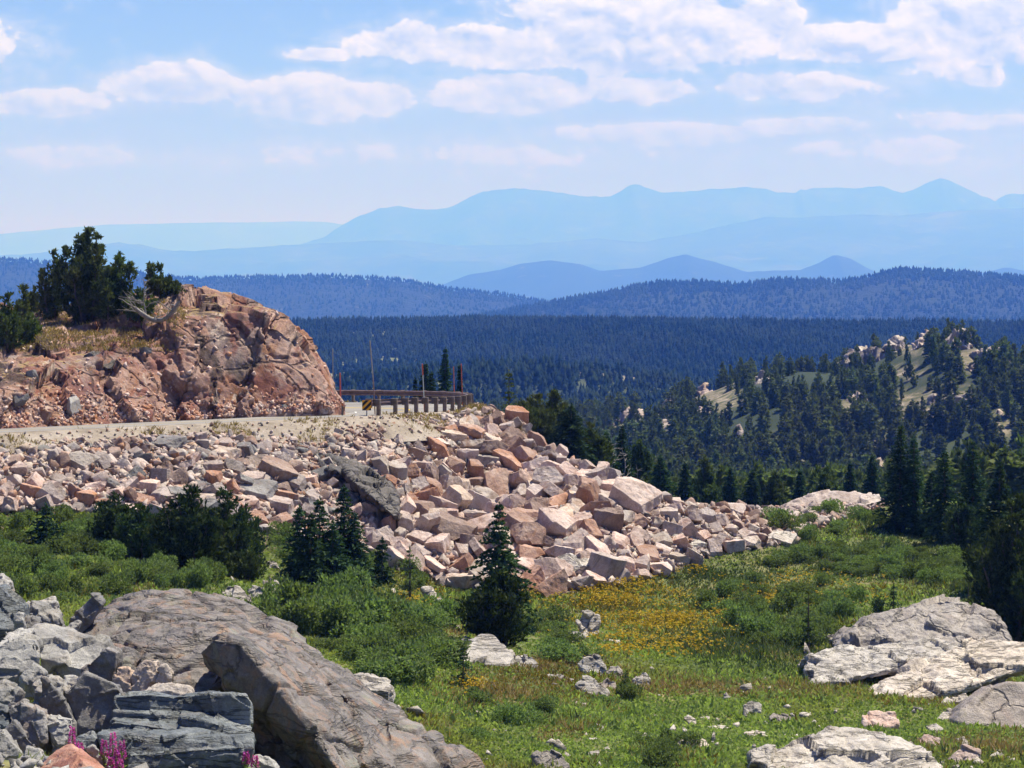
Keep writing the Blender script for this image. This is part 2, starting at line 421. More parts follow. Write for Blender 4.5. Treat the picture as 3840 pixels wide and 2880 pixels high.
M['red_paint'] = plain_mat('red orange paint', (.40, .075, .05), (.52, .12, .08), 6.0, .5)
M['orange_paint'] = plain_mat('orange paint', (.60, .12, .02), (.70, .17, .03), 6.0, .5)
M['pale_paint'] = plain_mat('pale paint', (.42, .47, .43), (.56, .60, .56), 6.0, .5)
M['yellow_sheet'] = plain_mat('yellow sheeting', (.72, .33, .012), (.80, .38, .02), 6.0, .45)
M['black_sheet'] = plain_mat('black sheeting', (.012, .012, .012), (.03, .03, .03), 6.0, .5)
M['galv'] = plain_mat('galvanised steel', (.30, .30, .31), (.45, .45, .46), 9.0, .5, .6)
M['white_line'] = plain_mat('white road paint', (.50, .49, .47), (.66, .65, .63), 2.0, .7)
M['yellow_line'] = plain_mat('yellow road paint', (.50, .34, .06), (.60, .42, .08), 2.0, .7)

def asphalt_mat():
    m, nt, out = new_mat('worn asphalt')
    p = nd(nt, 'ShaderNodeNewGeometry').outputs['Position']
    n1 = noi(nt, p, .25, 4.0, .6, .5); n2 = noi(nt, p, 14.0, 3.0, .7)
    c = ramp(nt, n1, [(.3, (.19, .175, .165)), (.7, (.29, .27, .255))])
    c = mixc(nt, .4, c, ramp(nt, n2, [(.3, .6), (.7, 1.2)]), 'MULTIPLY')
    finish(nt, out, c, .85, n2, .4, .01)
    return m
M['asphalt'] = asphalt_mat()

def shoulder_mat():
    m, nt, out = new_mat('gravel shoulder')
    p = nd(nt, 'ShaderNodeNewGeometry').outputs['Position']
    n1 = noi(nt, p, .6, 5.0, .65, .6); n2 = noi(nt, p, 7.0, 4.0, .75)
    c = ramp(nt, n1, [(.32, (.19, .155, .12)), (.52, (.31, .26, .215)), (.72, (.40, .35, .305))])
    c = mixc(nt, .5, c, ramp(nt, n2, [(.3, .5), (.7, 1.25)]), 'MULTIPLY')
    finish(nt, out, c, .95, n2, .8, .05)
    return m
M['shoulder'] = shoulder_mat()

def ground_mat():
    """soil, turf and scree by the 'cover' attribute (R talus, G forest floor, B pale clearing/rock)"""
    m, nt, out = new_mat('ground cover')
    p = nd(nt, 'ShaderNodeNewGeometry').outputs['Position']
    at = nd(nt, 'ShaderNodeVertexColor', layer_name='cover')
    sp = nd(nt, 'ShaderNodeSeparateColor', {0: at.outputs['Color']})
    n1 = noi(nt, p, .22, 5.0, .6, .5); n2 = noi(nt, p, 2.2, 5.0, .7); n3 = noi(nt, p, .012, 6.0, .62, .4)
    turf = ramp(nt, n1, [(.34, (.075, .10, .035)), (.5, (.13, .15, .055)), (.62, (.20, .18, .08)), (.75, (.28, .215, .11))])
    turf = mixc(nt, .6, turf, ramp(nt, n2, [(.3, .45), (.7, 1.25)]), 'MULTIPLY')
    scree = ramp(nt, n2, [(.32, (.05, .034, .028)), (.5, (.15, .105, .085)), (.7, (.32, .25, .21))])
    floor = ramp(nt, n3, [(.35, (.018, .028, .014)), (.55, (.035, .05, .024)), (.72, (.075, .085, .038))])
    clear = ramp(nt, noi(nt, p, .30, 6.0, .72, .8), [(.36, (.06, .075, .03)), (.47, (.16, .14, .07)), (.54, (.30, .235, .17)), (.66, (.44, .37, .31))])
    c = mixc(nt, sp.outputs[0], turf, scree)
    c = mixc(nt, sp.outputs[1], c, floor)
    c = mixc(nt, sp.outputs[2], c, clear)
    finish(nt, out, c, .95, n2, .7, .08)
    return m
M['ground'] = ground_mat()

def hill_mat(name, a, b, c_, scale, patch=(.20, .19, .12)):
    m, nt, out = new_mat(name)
    p = nd(nt, 'ShaderNodeNewGeometry').outputs['Position']
    n1 = noi(nt, p, scale, 6.0, .65, .4); n2 = noi(nt, p, scale * 7, 5.0, .7, .2)
    col = ramp(nt, mth(nt, 'ADD', mth(nt, 'MULTIPLY', n1, .5), mth(nt, 'MULTIPLY', n2, .5)), [(.36, a), (.5, b), (.64, c_)])
    col = mixc(nt, sstep(nt, noi(nt, p, scale * 1.3, 4.0, .6, .6), .64, .70), col, patch)
    finish(nt, out, col, .95, n2, 1.0, 12.0)
    return m
# ------------------------------------------------------------------ terrain heights
# outer (near) edge of the road as it comes from the left and swings away behind the rock cut
EDGE = np.array([(-62, 80, -7.2), (-48, 88, -7.25), (-35.6, 97, -7.3), (-22.7, 107, -7.35), (-16, 112.2, -7.35), (-9.8, 117, -7.35),
                 (-6.75, 120.5, -7.38), (-5.2, 126, -7.6), (-4.0, 131, -7.85), (-3.1, 136, -8.05), (-2.7, 141, -8.2), (-3.8, 146.5, -8.35),
                 (-8, 151, -8.5), (-14, 153.5, -8.6), (-24, 155, -8.7), (-40, 156, -8.9)], float)

def resample(P, step):
    """Catmull-Rom through the points, evenly spaced"""
    P = np.asarray(P, float)
    Q = np.vstack([2 * P[0] - P[1], P, 2 * P[-1] - P[-2]])
    out = []
    for i in range(1, len(Q) - 2):
        for t in np.linspace(0, 1, 24, endpoint=False):
            a, b, c, d = Q[i - 1], Q[i], Q[i + 1], Q[i + 2]
            out.append(.5 * ((2 * b) + (c - a) * t + (2 * a - 5 * b + 4 * c - d) * t * t + (3 * b - a - 3 * c + d) * t ** 3))
    out.append(Q[-2])
    out = np.array(out)
    s = np.concatenate([[0], np.cumsum(np.linalg.norm(np.diff(out[:, :2], axis=0), axis=1))])
    n = int(s[-1] / step) + 1
    si = np.linspace(0, s[-1], n)
    return np.stack([np.interp(si, s, out[:, k]) for k in range(3)], 1)

ROAD_E = resample(EDGE, 0.5)
_t = np.gradient(ROAD_E[:, :2], axis=0)
_t /= np.linalg.norm(_t, axis=1)[:, None]
ROAD_N = np.stack([-_t[:, 1], _t[:, 0]], 1)          # to the left of travel: across the road
def road_row(off, dz):
    return np.column_stack([ROAD_E[:, :2] + ROAD_N * off, ROAD_E[:, 2] + dz])
ROADW = 6.8
BANK = -0.33

ctrl = []
def cp(u, v, d, dz=0.0):
    x, y, z = W(u, v, d); ctrl.append((x, y, z + dz))
for i in range(0, len(ROAD_E), 10):
    ctrl.append(tuple(ROAD_E[i]))
for i in range(4, len(ROAD_E), 16):
    ctrl.append(tuple(road_row(ROADW, BANK)[i]))
    if ROAD_E[i][1] < 142 or ROAD_E[i][0] < -10:
        ctrl.append(tuple(road_row(-1.6, -.30)[i]))
for a in [(0, 515, 100), (-120, 518, 95), (100, 517, 101.5), (200, 522, 103), (280, 538, 104.5), (340, 555, 105), (400, 570, 105),
          (450, 590, 105), (500, 597, 105), (560, 600, 104.5), (600, 592, 106), (650, 575, 110), (700, 560, 114), (760, 540, 118), (830, 520, 124),
          # right-hand crest of the talus
          (481, 404, 130), (502, 411, 128), (523, 420, 126), (537, 434, 124), (560, 452, 122), (597, 466, 120), (616, 473, 119), (648, 489, 118),
          (680, 499, 119), (720, 503, 124), (760, 505, 127), (800, 503, 130), (880, 497, 133),
          # swell of the talus between road and meadow
          (480, 500, 117), (540, 520, 114), (430, 500, 113), (330, 495, 110.5), (200, 487, 106), (80, 485, 103.5), (600, 530, 112),
          # meadow
          (300, 600, 88), (300, 680, 70), (500, 640, 88), (600, 700, 76), (700, 640, 90), (900, 600, 100), (1000, 560, 110), (1024, 600, 98),
          (800, 700, 77), (700, 768, 64), (900, 768, 65), (500, 768, 62), (100, 560, 88), (0, 590, 80), (200, 600, 82), (-100, 560, 88),
          (950, 530, 124), (1100, 530, 124), (1150, 640, 92), (1150, 768, 66)]:
    cp(*a)
ctrl += [(-7, 40, -8.5), (-3, 44, -9.4), (-10, 45, -9.0), (-3, 48, -10.6), (5, 50, -11.4), (14, 50, -11.6), (0, 5, -2.6), (0, 22, -6.0), (-20, 20, -4.0), (22, 20, -6.0),
         (-20, 50, -8.8), (-18, 70, -10.3), (-9, 60, -11.0), (30, 60, -12.5), (60, 80, -13), (70, 130, -14.5), (-70, 60, -8), (-75, 100, -8.5), (-75, 150, -8.5),
         (-20, 125, -7.7), (-30, 135, -7.6), (-45, 125, -7.6), (-30, 145, -8.4),
         # ground falling away behind the crest
         (4, 140, -12.0), (12, 138, -13.2), (22, 142, -14.0), (35, 148, -14.5), (5, 155, -15.5), (20, 160, -17), (40, 165, -17.5), (-5, 165, -14.5),
         (-25, 168, -12), (60, 170, -17), (0, 180, -20), (30, 185, -22), (-40, 185, -14), (80, 190, -20)]
ctrl = np.array(ctrl)

def _tps_k(r2):
    return np.where(r2 > 1e-12, r2 * np.log(np.maximum(r2, 1e-12)), 0.0)
_S = 60.0
_c = ctrl[:, :2] / _S
_n = len(_c)
_K = _tps_k(((_c[:, None] - _c[None]) ** 2).sum(-1)) + np.eye(_n) * 4e-4
_A = np.zeros((_n + 3, _n + 3)); _A[:_n, :_n] = _K
_A[:_n, _n] = 1; _A[:_n, _n + 1:] = _c; _A[_n, :_n] = 1; _A[_n + 1:, :_n] = _c.T
_w = np.linalg.solve(_A, np.concatenate([ctrl[:, 2], np.zeros(3)]))
def tps(x, y):
    x = np.asarray(x, float).ravel() / _S; y = np.asarray(y, float).ravel() / _S
    out = np.empty(len(x))
    for i in range(0, len(x), 20000):
        q = np.stack([x[i:i + 20000], y[i:i + 20000]], 1)
        out[i:i + 20000] = _tps_k(((q[:, None] - _c[None]) ** 2).sum(-1)) @ _w[:_n] + _w[_n] + q @ _w[_n + 1:]
    return out

KX = np.array([-60, 5, 22, 31, 40, 45, 57, 69, 80, 86, 95, 105, 110, 119, 135, 160, 220, 300]) * 1.0
KV = np.array([480, 462, 450, 432, 418, 402, 382, 372, 372, 360, 342, 341, 356, 372, 376, 386, 405, 430])
KZ = (HZ - KV) / F * 560.0
def valley(x, y):
    z = np.interp(y, [100, 150, 185, 230, 300, 430, 600, 800, 1000, 1250, 1600, 2000, 2500, 3300, 8000, 20000, 90000, 300000],
                  [-13, -16, -21, -28, -35, -42, -52, -64, -74, -80, -70, -49, -62, -140, -420, -600, -700, -800])
    kz = np.interp(x, KX, KZ)
    prof = sm(415, 560, y) * (1 - sm(565, 800, y))
    z = z + np.maximum(kz - z, 0) * prof
    P = np.stack([x, y, np.zeros_like(x)], 1)
    z = z + fbm(P / 45.0, 4, 5) * 2.2 * sm(150, 330, y) * (1 - sm(900, 1200, y) * .2)
    z = z + fbm(P / 420.0, 5, 9) * 11.0 * sm(700, 1300, y) * (1 - sm(2600, 6000, y))
    z = z + 24 * np.exp(-((y - 1150 - 90 * np.sin(x / 170.0)) / 130.0) ** 2) * (.75 + .5 * fbm(np.stack([x / 130, np.zeros_like(x), np.zeros_like(x)], 1), 3, 14))
    z = z + 9 * np.exp(-((y - 760) / 90.0) ** 2) * (x < 40)
    return z

def height_raw(x, y):
    x = np.asarray(x, float).ravel(); y = np.asarray(y, float).ravel()
    z = valley(x, y)
    m = (y < 190) & (np.abs(x) < 110)
    if m.any():
        xm, ym = x[m], y[m]
        w = 1 - sm(158, 188, ym) * 1.0
        w = w * (1 - sm(70, 105, np.abs(xm)))
        zt = tps(xm, ym)
        far = np.where(ym < 150, -13.0, valley(xm, ym))
        z[m] = zt * w + np.where(sm(70, 105, np.abs(xm)) > 0, far, valley(xm, ym)) * (1 - w)
    z = np.where((y < 150) & (np.abs(x) >= 110), -13.0 * sm(0, 60, y) - 3 * (1 - sm(0, 60, y)), z)
    P = np.stack([x, y, np.zeros_like(x)], 1)
    near = (y < 200)
    z = z + np.where(near, fbm(P / 5.0, 4, 2) * .22 + fbm(P / 1.1, 3, 3) * .07, 0)
    # right of the bend the fill rounds over into the talus crest and the ground drops away behind it
    m = (y > 98) & (y < 190) & (x > -2.2) & (x < 26)
    if m.any():
        um = 512 + x[m] / y[m] * F
        vc = np.interp(um, [478, 490, 502, 523, 537, 560, 597, 616, 648, 680, 720, 760, 800, 880, 960], [404, 410, 415, 425, 440, 458, 472, 479, 494, 504, 508, 510, 508, 502, 500])
        lim = (HZ - vc) / F * y[m]
        w = sm(478, 490, um) * (1 - sm(900, 960, um))
        z[m] = z[m] * (1 - w) + np.minimum(z[m], lim) * w
    # the bench the road is cut into
    m = (y > 70) & (y < 165) & (x < 6) & (x > -75)
    if m.any():
        q = np.stack([x[m], y[m]], 1)
        C = road_row(ROADW / 2, BANK / 2)[::2]
        best = np.full(len(q), 1e9); zi = np.zeros(len(q))
        for c in C:
            d = (q[:, 0] - c[0]) ** 2 + (q[:, 1] - c[1]) ** 2
            mm = d < best
            best[mm] = d[mm]; zi[mm] = c[2]
        d = np.sqrt(best)
        k = 1 - sm(ROADW / 2 + .9, ROADW / 2 + 2.2, d)
        z[m] = z[m] * (1 - k) + np.minimum(z[m], zi - .42) * k
    return z

# lookup grid for the near ground
GX0, GX1, GY0, GY1, GS = -76.0, 76.0, 2.0, 190.0, 0.4
_gx = np.arange(GX0, GX1 + .01, GS); _gy = np.arange(GY0, GY1 + .01, GS)
_GX, _GY = np.meshgrid(_gx, _gy)
GRID = height_raw(_GX, _GY).reshape(_GX.shape)
def gz(x, y):
    x = np.asarray(x, float); y = np.asarray(y, float)
    sc = x.ndim == 0
    x = np.atleast_1d(x); y = np.atleast_1d(y)
    inside = (x > GX0) & (x < GX1 - GS) & (y > GY0) & (y < GY1 - GS)
    out = np.empty(x.shape)
    if inside.any():
        fx = (x[inside] - GX0) / GS; fy = (y[inside] - GY0) / GS
        i = np.floor(fx).astype(int); j = np.floor(fy).astype(int); a = fx - i; b = fy - j
        out[inside] = (GRID[j, i] * (1 - a) * (1 - b) + GRID[j, i + 1] * a * (1 - b) + GRID[j + 1, i] * (1 - a) * b + GRID[j + 1, i + 1] * a * b)
    if (~inside).any():
        out[~inside] = height_raw(x[~inside], y[~inside])
    return float(out[0]) if sc else out

def hit(u, v, d0=56.0, d1=600.0):
    """where the sight line of a pixel first meets the ground"""
    d = np.concatenate([np.arange(d0, 186, .2), np.arange(186, d1, 2.0)]) if d0 < 186 else np.arange(d0, d1, 2.0)
    x = (u - 512) / F * d; z = (HZ - v) / F * d
    g = gz(x, d)
    k = np.where(z <= g)[0]
    if len(k) == 0:
        return None
    i = k[0]
    return (x[i], d[i], g[i])

def hits(u, v, d0=57.0, d1=150.0):
    """vectorised: ground points under many pixels"""
    u = np.asarray(u, float); v = np.asarray(v, float)
    out = np.full((len(u), 3), np.nan)
    todo = np.ones(len(u), bool)
    for d in np.arange(d0, d1, .25):
        if not todo.any(): break
        ii = np.where(todo)[0]
        x = (u[ii] - 512) / F * d; z = (HZ - v[ii]) / F * d
        g = gz(x, np.full(len(ii), d))
        h = z <= g
        k = ii[h]
        out[k] = np.stack([x[h], np.full(h.sum(), d), g[h]], 1)
        todo[k] = False
    return out

def in_poly(u, v, poly):
    p = np.asarray(poly, float)
    c = np.zeros(len(u), bool)
    j = len(p) - 1
    for i in range(len(p)):
        xi, yi = p[i]; xj, yj = p[j]
        cond = ((yi > v) != (yj > v)) & (u < (xj - xi) * (v - yi) / (yj - yi + 1e-12) + xi)
        c ^= cond
        j = i
    return c

TALUS_POLY = [(-160, 444), (0, 446), (100, 441), (200, 438), (300, 429), (370, 423), (430, 418), (478, 412), (505, 406), (530, 412), (560, 438), (600, 456), (650, 478),
              (700, 494), (740, 498), (780, 499), (820, 497), (860, 492), (888, 494), (886, 507), (830, 523), (790, 545), (720, 554), (690, 566), (650, 578), (600, 588), (560, 594), (500, 592),
              (450, 588), (400, 572), (340, 553), (280, 537), (200, 519), (100, 514), (0, 513), (-160, 512)]

def build_ground():
    rows = [2.0]
    while rows[-1] < 90000:
        y = rows[-1]
        rows.append(y + max(.32, min(y * .0055 if y < 170 else y * .011, 20000)))
    rows = np.array(rows)
    az = np.tan(np.radians(np.linspace(-27, 27, 470)))
    X = rows[:, None] * az[None]; Y = np.repeat(rows[:, None], len(az), 1)
    X = X + (rows[:, None] < 60) * az[None] * 40 * (1 - rows[:, None] / 60).clip(0, 1)
    Z = height_raw(X, Y).reshape(X.shape)
    V = np.stack([X, Y, Z], -1).reshape(-1, 3)
    nr, nc = X.shape
    i = np.arange(nr - 1)[:, None] * nc + np.arange(nc - 1)[None]
    Q = np.stack([i, i + 1, i + nc + 1, i + nc], -1).reshape(-1, 4)
    me = mesh_np('ground', V, Q, smooth=True)
    # cover: what grows or lies where
    u, v = UV(V)
    y = V[:, 1]
    tal = (in_poly(u, v, TALUS_POLY) & (y > 92) & (y < 150)).astype(float)
    nr_ = (y > 78) & (y < 150) & (V[:, 0] < 6)
    q_ = V[nr_, :2]; dm = np.full(len(q_), 1e9)
    for c in road_row(-1.0, 0)[::4]:
        dm = np.minimum(dm, (q_[:, 0] - c[0]) ** 2 + (q_[:, 1] - c[1]) ** 2)
    tal[nr_] = np.maximum(tal[nr_], (dm < 100) * 1.0)
    fl = sm(132, 142, y) * (u > 440)
    rk = np.zeros(len(V))
    n = fbm(V * np.array([1 / 22., 1 / 30., 0]) , 4, 21)
    kn = (y > 380) & (y < 720)
    rk[kn] = sm(.25, .5, n[kn]) * .5
    n2 = fbm(V * np.array([1 / 160., 1 / 200., 0]), 5, 31)
    fa = y > 800
    rk[fa] = sm(.22, .42, n2[fa]) * .75
    for (cu, cv, ru, rv) in CLEARINGS:
        m = kn | ((y > 200) & (y < 420))
        rk[m] = np.maximum(rk[m], np.exp(-(((u[m] - cu) / ru) ** 2 + ((v[m] - cv) / rv) ** 2) ** 2) * .8)
    colr = np.stack([tal, fl, rk, np.ones(len(V))], 1).astype(np.float32)
    at = me.color_attributes.new('cover', 'FLOAT_COLOR', 'POINT')
    at.data.foreach_set('color', colr.ravel())
    o = link('ground', me, M['ground'])
    tag(o, kind='structure')

# pale openings on the wooded knoll (picture column, row, half sizes) used to leave the trees out there
CLEARINGS = [(640, 412, 34, 8), (705, 392, 14, 12), (728, 398, 22, 10), (762, 372, 12, 10), (720, 415, 10, 8), (815, 476, 26, 9), (860, 352, 20, 7), (905, 345, 36, 10), (980, 360, 34, 12),
             (935, 412, 14, 14), (958, 402, 12, 12), (905, 398, 14, 6), (885, 465, 16, 6), (1000, 425, 14, 12), (620, 430, 20, 6), (905, 372, 22, 6)]

def ribbon(name, rows, mat, kind='structure'):
    n = len(rows[0]); k = len(rows)
    V = np.concatenate(rows)
    i = np.arange(k - 1)[:, None] * n + np.arange(n - 1)[None]
    Q = np.stack([i, i + 1, i + n + 1, i + n], -1).reshape(-1, 4)
    me = mesh_np(name, V, Q, smooth=True)
    o = link(name, me, mat)
    if kind: tag(o, kind=kind)
    return o

def build_road():
    ribbon('road', [road_row(0, 0), road_row(ROADW * .33, BANK * .33), road_row(ROADW * .66, BANK * .66), road_row(ROADW, BANK)], M['asphalt'])
    e = .006
    for name, off, w, m in (('edge_line', .32, .12, 'white_line'), ('edge_line', ROADW - .44, .12, 'white_line'), ('centre_line', ROADW / 2 - .17, .1, 'yellow_line'), ('centre_line', ROADW / 2 + .07, .1, 'yellow_line')):
        ribbon('road_' + name, [road_row(off, BANK * off / ROADW + e), road_row(off + w, BANK * (off + w) / ROADW + e)], M[m])
    rng = np.random.default_rng(3)
    def wob(off, dz, a):
        r = road_row(off, dz)
        r[:, 2] += fbm(r / 1.5, 3, 8) * a
        r[:, :2] += ROAD_N * (fbm(r / 2.0, 3, 12) * a * 2)[:, None]
        return r
    ribbon('road_shoulder', [road_row(.004, -.004), wob(-.5, -.04, .02), wob(-1.2, -.16, .05), wob(-2.1, -.50, .12), wob(-3.0, -1.1, .2)], M['shoulder'])
    ribbon('road_shoulder', [wob(ROADW + 3.0, BANK - .3, .1), wob(ROADW + 1.4, BANK - .22, .05), wob(ROADW + .6, BANK - .06, .03), road_row(ROADW - .004, BANK - .004)], M['shoulder'])

# ------------------------------------------------------------------ far hills and mountains
def hill_heights(U, T, crest, d, front, back, base, amp, seed, rough):
    cu = np.array([c[0] for c in crest], float); cv = np.array([c[1] for c in crest], float)
    zc = (HZ - np.interp(U, cu, cv)) / F * d
    Y = d + np.where(T < 0, T * front, T * back)
    X = (U - 512) / F * d * (1 + (Y / d - 1) * .55)
    prof = np.where(T < 0, (1 + T) ** 1.25, (1 - T) ** 1.4)
    Z = base + (zc - base) * prof
    P = np.stack([X.ravel(), Y.ravel(), np.zeros(X.size)], 1)
    lam = front * rough
    n = fbm(P / lam, 5, seed)
    rid = 1 - np.abs(fbm(P / (lam * .8), 4, seed + 7)) * 2.2
    w = (np.abs(T) ** 1.3) * (1 - np.abs(T)) * 2.6
    Z = Z + ((n + (rid - .4) * .9) * amp).reshape(X.shape) * w + (fbm(P / (lam * .06), 3, seed + 3) * amp * .03).reshape(X.shape)
    return X, Y, Z

HILLS = {
    'B': dict(crest=[(-500, 250), (-200, 252), (0, 258), (60, 262), (120, 270), (185, 278), (250, 276), (330, 275), (400, 279), (450, 288), (500, 293), (545, 301), (600, 314), (700, 330), (900, 350), (1500, 360)],
              d=6200, front=2600, back=2600, base=-420, amp=45, seed=41, rough=.35),
    'C': dict(crest=[(-500, 420), (200, 350), (300, 338), (400, 327), (480, 316), (540, 304), (580, 297), (620, 290), (650, 283), (700, 282), (740, 285), (780, 279), (840, 281), (880, 273), (900, 269), (960, 272), (1024, 277), (1200, 286), (1600, 280)],
              d=4600, front=1900, back=2200, base=-300, amp=34, seed=52, rough=.35),
}
def build_hills():
    def hill(name, key, mat, nu=360, nt=70, h=None):
        h = h or HILLS[key]
        U, T = np.meshgrid(np.linspace(-480, 1500, nu), np.linspace(-1, 1, nt))
        X, Y, Z = hill_heights(U, T, **h)
        V = np.stack([X, Y, Z], -1).reshape(-1, 3)
        i = np.arange(nt - 1)[:, None] * nu + np.arange(nu - 1)[None]
        Q = np.stack([i, i + 1, i + nu + 1, i + nu], -1).reshape(-1, 4)
        o = link(name, mesh_np(name, V, Q, smooth=True), mat)
        tag(o, kind='structure')
    fm = hill_mat('wooded hillside', (.008, .016, .011), (.015, .026, .017), (.026, .038, .023), .006, patch=(.10, .105, .06))
    mm = hill_mat('mountain slopes', (.010, .018, .016), (.030, .038, .034), (.085, .09, .082), .0007, patch=(.10, .105, .10))
    hill('hill', 'B', fm)
    hill('hill', 'C', fm)
    hill('mountains', None, fm, 500, 60, dict(crest=[(-500, 300), (200, 320), (380, 296), (430, 288), (470, 272), (500, 268), (520, 262), (550, 258), (580, 262), (600, 269), (640, 266), (665, 257), (685, 252), (700, 256),
        (720, 262), (745, 270), (800, 268), (820, 260), (835, 252), (850, 257), (870, 268), (885, 275), (950, 284), (985, 271), (1005, 265), (1030, 270), (1080, 276), (1300, 268), (1500, 270)],
        d=17000, front=6000, back=5000, base=-700, amp=200, seed=61, rough=.3))
    hill('mountains', None, mm, 420, 60, dict(crest=[(-500, 262), (0, 254), (45, 251), (90, 243), (120, 241), (140, 243), (160, 248), (190, 250), (240, 247), (330, 241), (400, 238), (450, 244), (520, 243), (560, 240), (600, 237), (640, 241),
        (690, 232), (740, 220), (765, 214), (800, 215), (850, 212), (900, 213), (960, 208), (1024, 206), (1500, 215)],
        d=32000, front=10000, back=6000, base=-800, amp=520, seed=71, rough=.3))
    hill('mountains', None, mm, 700, 70, dict(crest=[(-500, 290), (150, 270), (260, 252), (300, 243), (325, 235), (345, 222), (362, 213), (380, 206), (400, 204), (425, 208), (445, 207), (455, 203), (470, 195), (485, 189), (500, 188), (515, 186), (530, 187),
        (550, 189), (580, 194), (610, 194), (622, 188), (630, 182), (638, 181), (646, 185), (660, 190), (680, 190), (710, 187), (745, 185), (765, 186), (775, 190), (788, 191), (795, 191), (800, 187), (805, 188), (810, 186), (850, 186), (880, 184), (890, 187),
        (903, 191), (915, 186), (930, 179), (940, 176), (950, 179), (962, 185), (985, 195), (996, 199), (1003, 193), (1012, 191), (1024, 192), (1100, 186), (1300, 196), (1500, 190)],
        d=40000, front=7000, back=9000, base=-900, amp=600, seed=81, rough=.25))
    hill('mountains', None, mm, 300, 40, dict(crest=[(-500, 226), (0, 232), (60, 226), (110, 222), (160, 221), (200, 220), (250, 220), (300, 219), (330, 220), (360, 225), (450, 234), (900, 240), (1500, 240)],
        d=60000, front=15000, back=9000, base=-1000, amp=300, seed=91, rough=.25))

# ------------------------------------------------------------------ the air
def build_haze():
    x0, x1, y0, y1, z0, z1 = -80000, 80000, -600, 100000, -1500, 1750
    V = [(x, y, z) for z in (z0, z1) for y in (y0, y1) for x in (x0, x1)]
    Q = [(0, 2, 3, 1), (4, 5, 7, 6), (0, 1, 5, 4), (2, 6, 7, 3), (0, 4, 6, 2), (1, 3, 7, 5)]
    me = mesh_np('haze', V, Q)
    m, nt, out = new_mat('air')
    pv = nd(nt, 'ShaderNodeVolumePrincipled', {'Color': (.080, .235, 1.0, 1), 'Absorption Color': (.97, .86, 1, 1), 'Density': 1.45e-4, 'Anisotropy': .15})
    nt.links.new(pv.outputs[0], out.inputs['Volume'])
    m.cycles.homogeneous_volume = True
    o = link('haze', me, m)
    o.display_type = 'WIRE'
    tag(o, kind='stuff')
# ------------------------------------------------------------------ rocks
def plane_rock(seed, sx=1.0, sy=.8, sz=.7, cuts=9, chip=.035, flat=0.0, fine=.42):
    """a block of broken granite: a box cut by random fracture planes, with chipped edges; half-size about 1"""
    rng = random.Random(seed)
    bm = bmesh.new()
    bmesh.ops.create_cube(bm, size=2.0)
    bmesh.ops.scale(bm, vec=(sx, sy, sz), verts=bm.verts)
    for k in range(cuts):
        n = Vector((rng.gauss(0, 1), rng.gauss(0, 1), rng.gauss(0, 1) * (1 - flat)))
        n.normalize()
        ext = abs(n.x) * sx + abs(n.y) * sy + abs(n.z) * sz
        co = n * ext * rng.uniform(.40, .82)
        geom = bm.verts[:] + bm.edges[:] + bm.faces[:]
        r = bmesh.ops.bisect_plane(bm, geom=geom, plane_co=co, plane_no=n, clear_outer=True, dist=1e-5)
        ed = [e for e in r['geom_cut'] if isinstance(e, bmesh.types.BMEdge)]
        if ed:
            bmesh.ops.holes_fill(bm, edges=ed, sides=0)
    bmesh.ops.remove_doubles(bm, verts=bm.verts, dist=.03)
    bmesh.ops.recalc_face_normals(bm, faces=bm.faces)
    try:
        bmesh.ops.bevel(bm, geom=bm.edges[:], offset=chip, segments=1, affect='EDGES', profile=.5, clamp_overlap=True)
    except Exception:
        pass
    bmesh.ops.triangulate(bm, faces=bm.faces)
    for it in range(4):
        long = [e for e in bm.edges if e.calc_length() > fine]
        if long:
            bmesh.ops.subdivide_edges(bm, edges=long, cuts=1, use_grid_fill=False)
            bmesh.ops.triangulate(bm, faces=bm.faces)
    V = np.array([v.co[:] for v in bm.verts])
    N = np.array([v.normal[:] for v in bm.verts])
    dsp = fbm(V * 1.6 + seed * 3.1, 3, seed) * .07 + fbm(V * 5 + seed, 3, seed + 5) * .035
    for v, d, n in zip(bm.verts, dsp, N):
        v.co += Vector(n * d)
    me = bpy.data.meshes.new('boulder')
    bm.to_mesh(me); bm.free()
    return me

def low_rocks(pts, sizes, seed, squash=.7):
    """many small stones as one array pair"""
    rng = np.random.default_rng(seed)
    base = []
    for k in range(10):
        bm = bmesh.new()
        for _ in range(9):
            p = rng.normal(size=3); p /= np.linalg.norm(p)
            bm.verts.new(p * np.array([1, .8, squash]) * rng.uniform(.75, 1.1))
        bmesh.ops.convex_hull(bm, input=bm.verts)
        for v in [v for v in bm.verts if not v.link_faces]:
            bm.verts.remove(v)
        bmesh.ops.triangulate(bm, faces=bm.faces)
        bm.verts.index_update()
        base.append((np.array([v.co[:] for v in bm.verts]), np.array([[v.index for v in f.verts] for f in bm.faces])))
        bm.free()
    Vs, Qs, off = [], [], 0
    kind = rng.integers(0, len(base), len(pts))
    for k, (bv, bf) in enumerate(base):
        ii = np.where(kind == k)[0]
        if not len(ii): continue
        q = rng.normal(size=(len(ii), 4)); q /= np.linalg.norm(q, axis=1)[:, None]
        w, x, y, z = q.T
        Rm = np.stack([np.stack([1 - 2 * (y * y + z * z), 2 * (x * y - z * w), 2 * (x * z + y * w)], -1),
                       np.stack([2 * (x * y + z * w), 1 - 2 * (x * x + z * z), 2 * (y * z - x * w)], -1),
                       np.stack([2 * (x * z - y * w), 2 * (y * z + x * w), 1 - 2 * (x * x + y * y)], -1)], 1)
        v = np.einsum('nij,vj->nvi', Rm, bv) * sizes[ii][:, None, None] + pts[ii][:, None, :]
        f = bf[None] + (np.arange(len(ii)) * len(bv))[:, None, None] + off
        Vs.append(v.reshape(-1, 3)); Qs.append(f.reshape(-1, 3)); off += v.shape[0] * v.shape[1]
    return np.concatenate(Vs), np.concatenate(Qs)

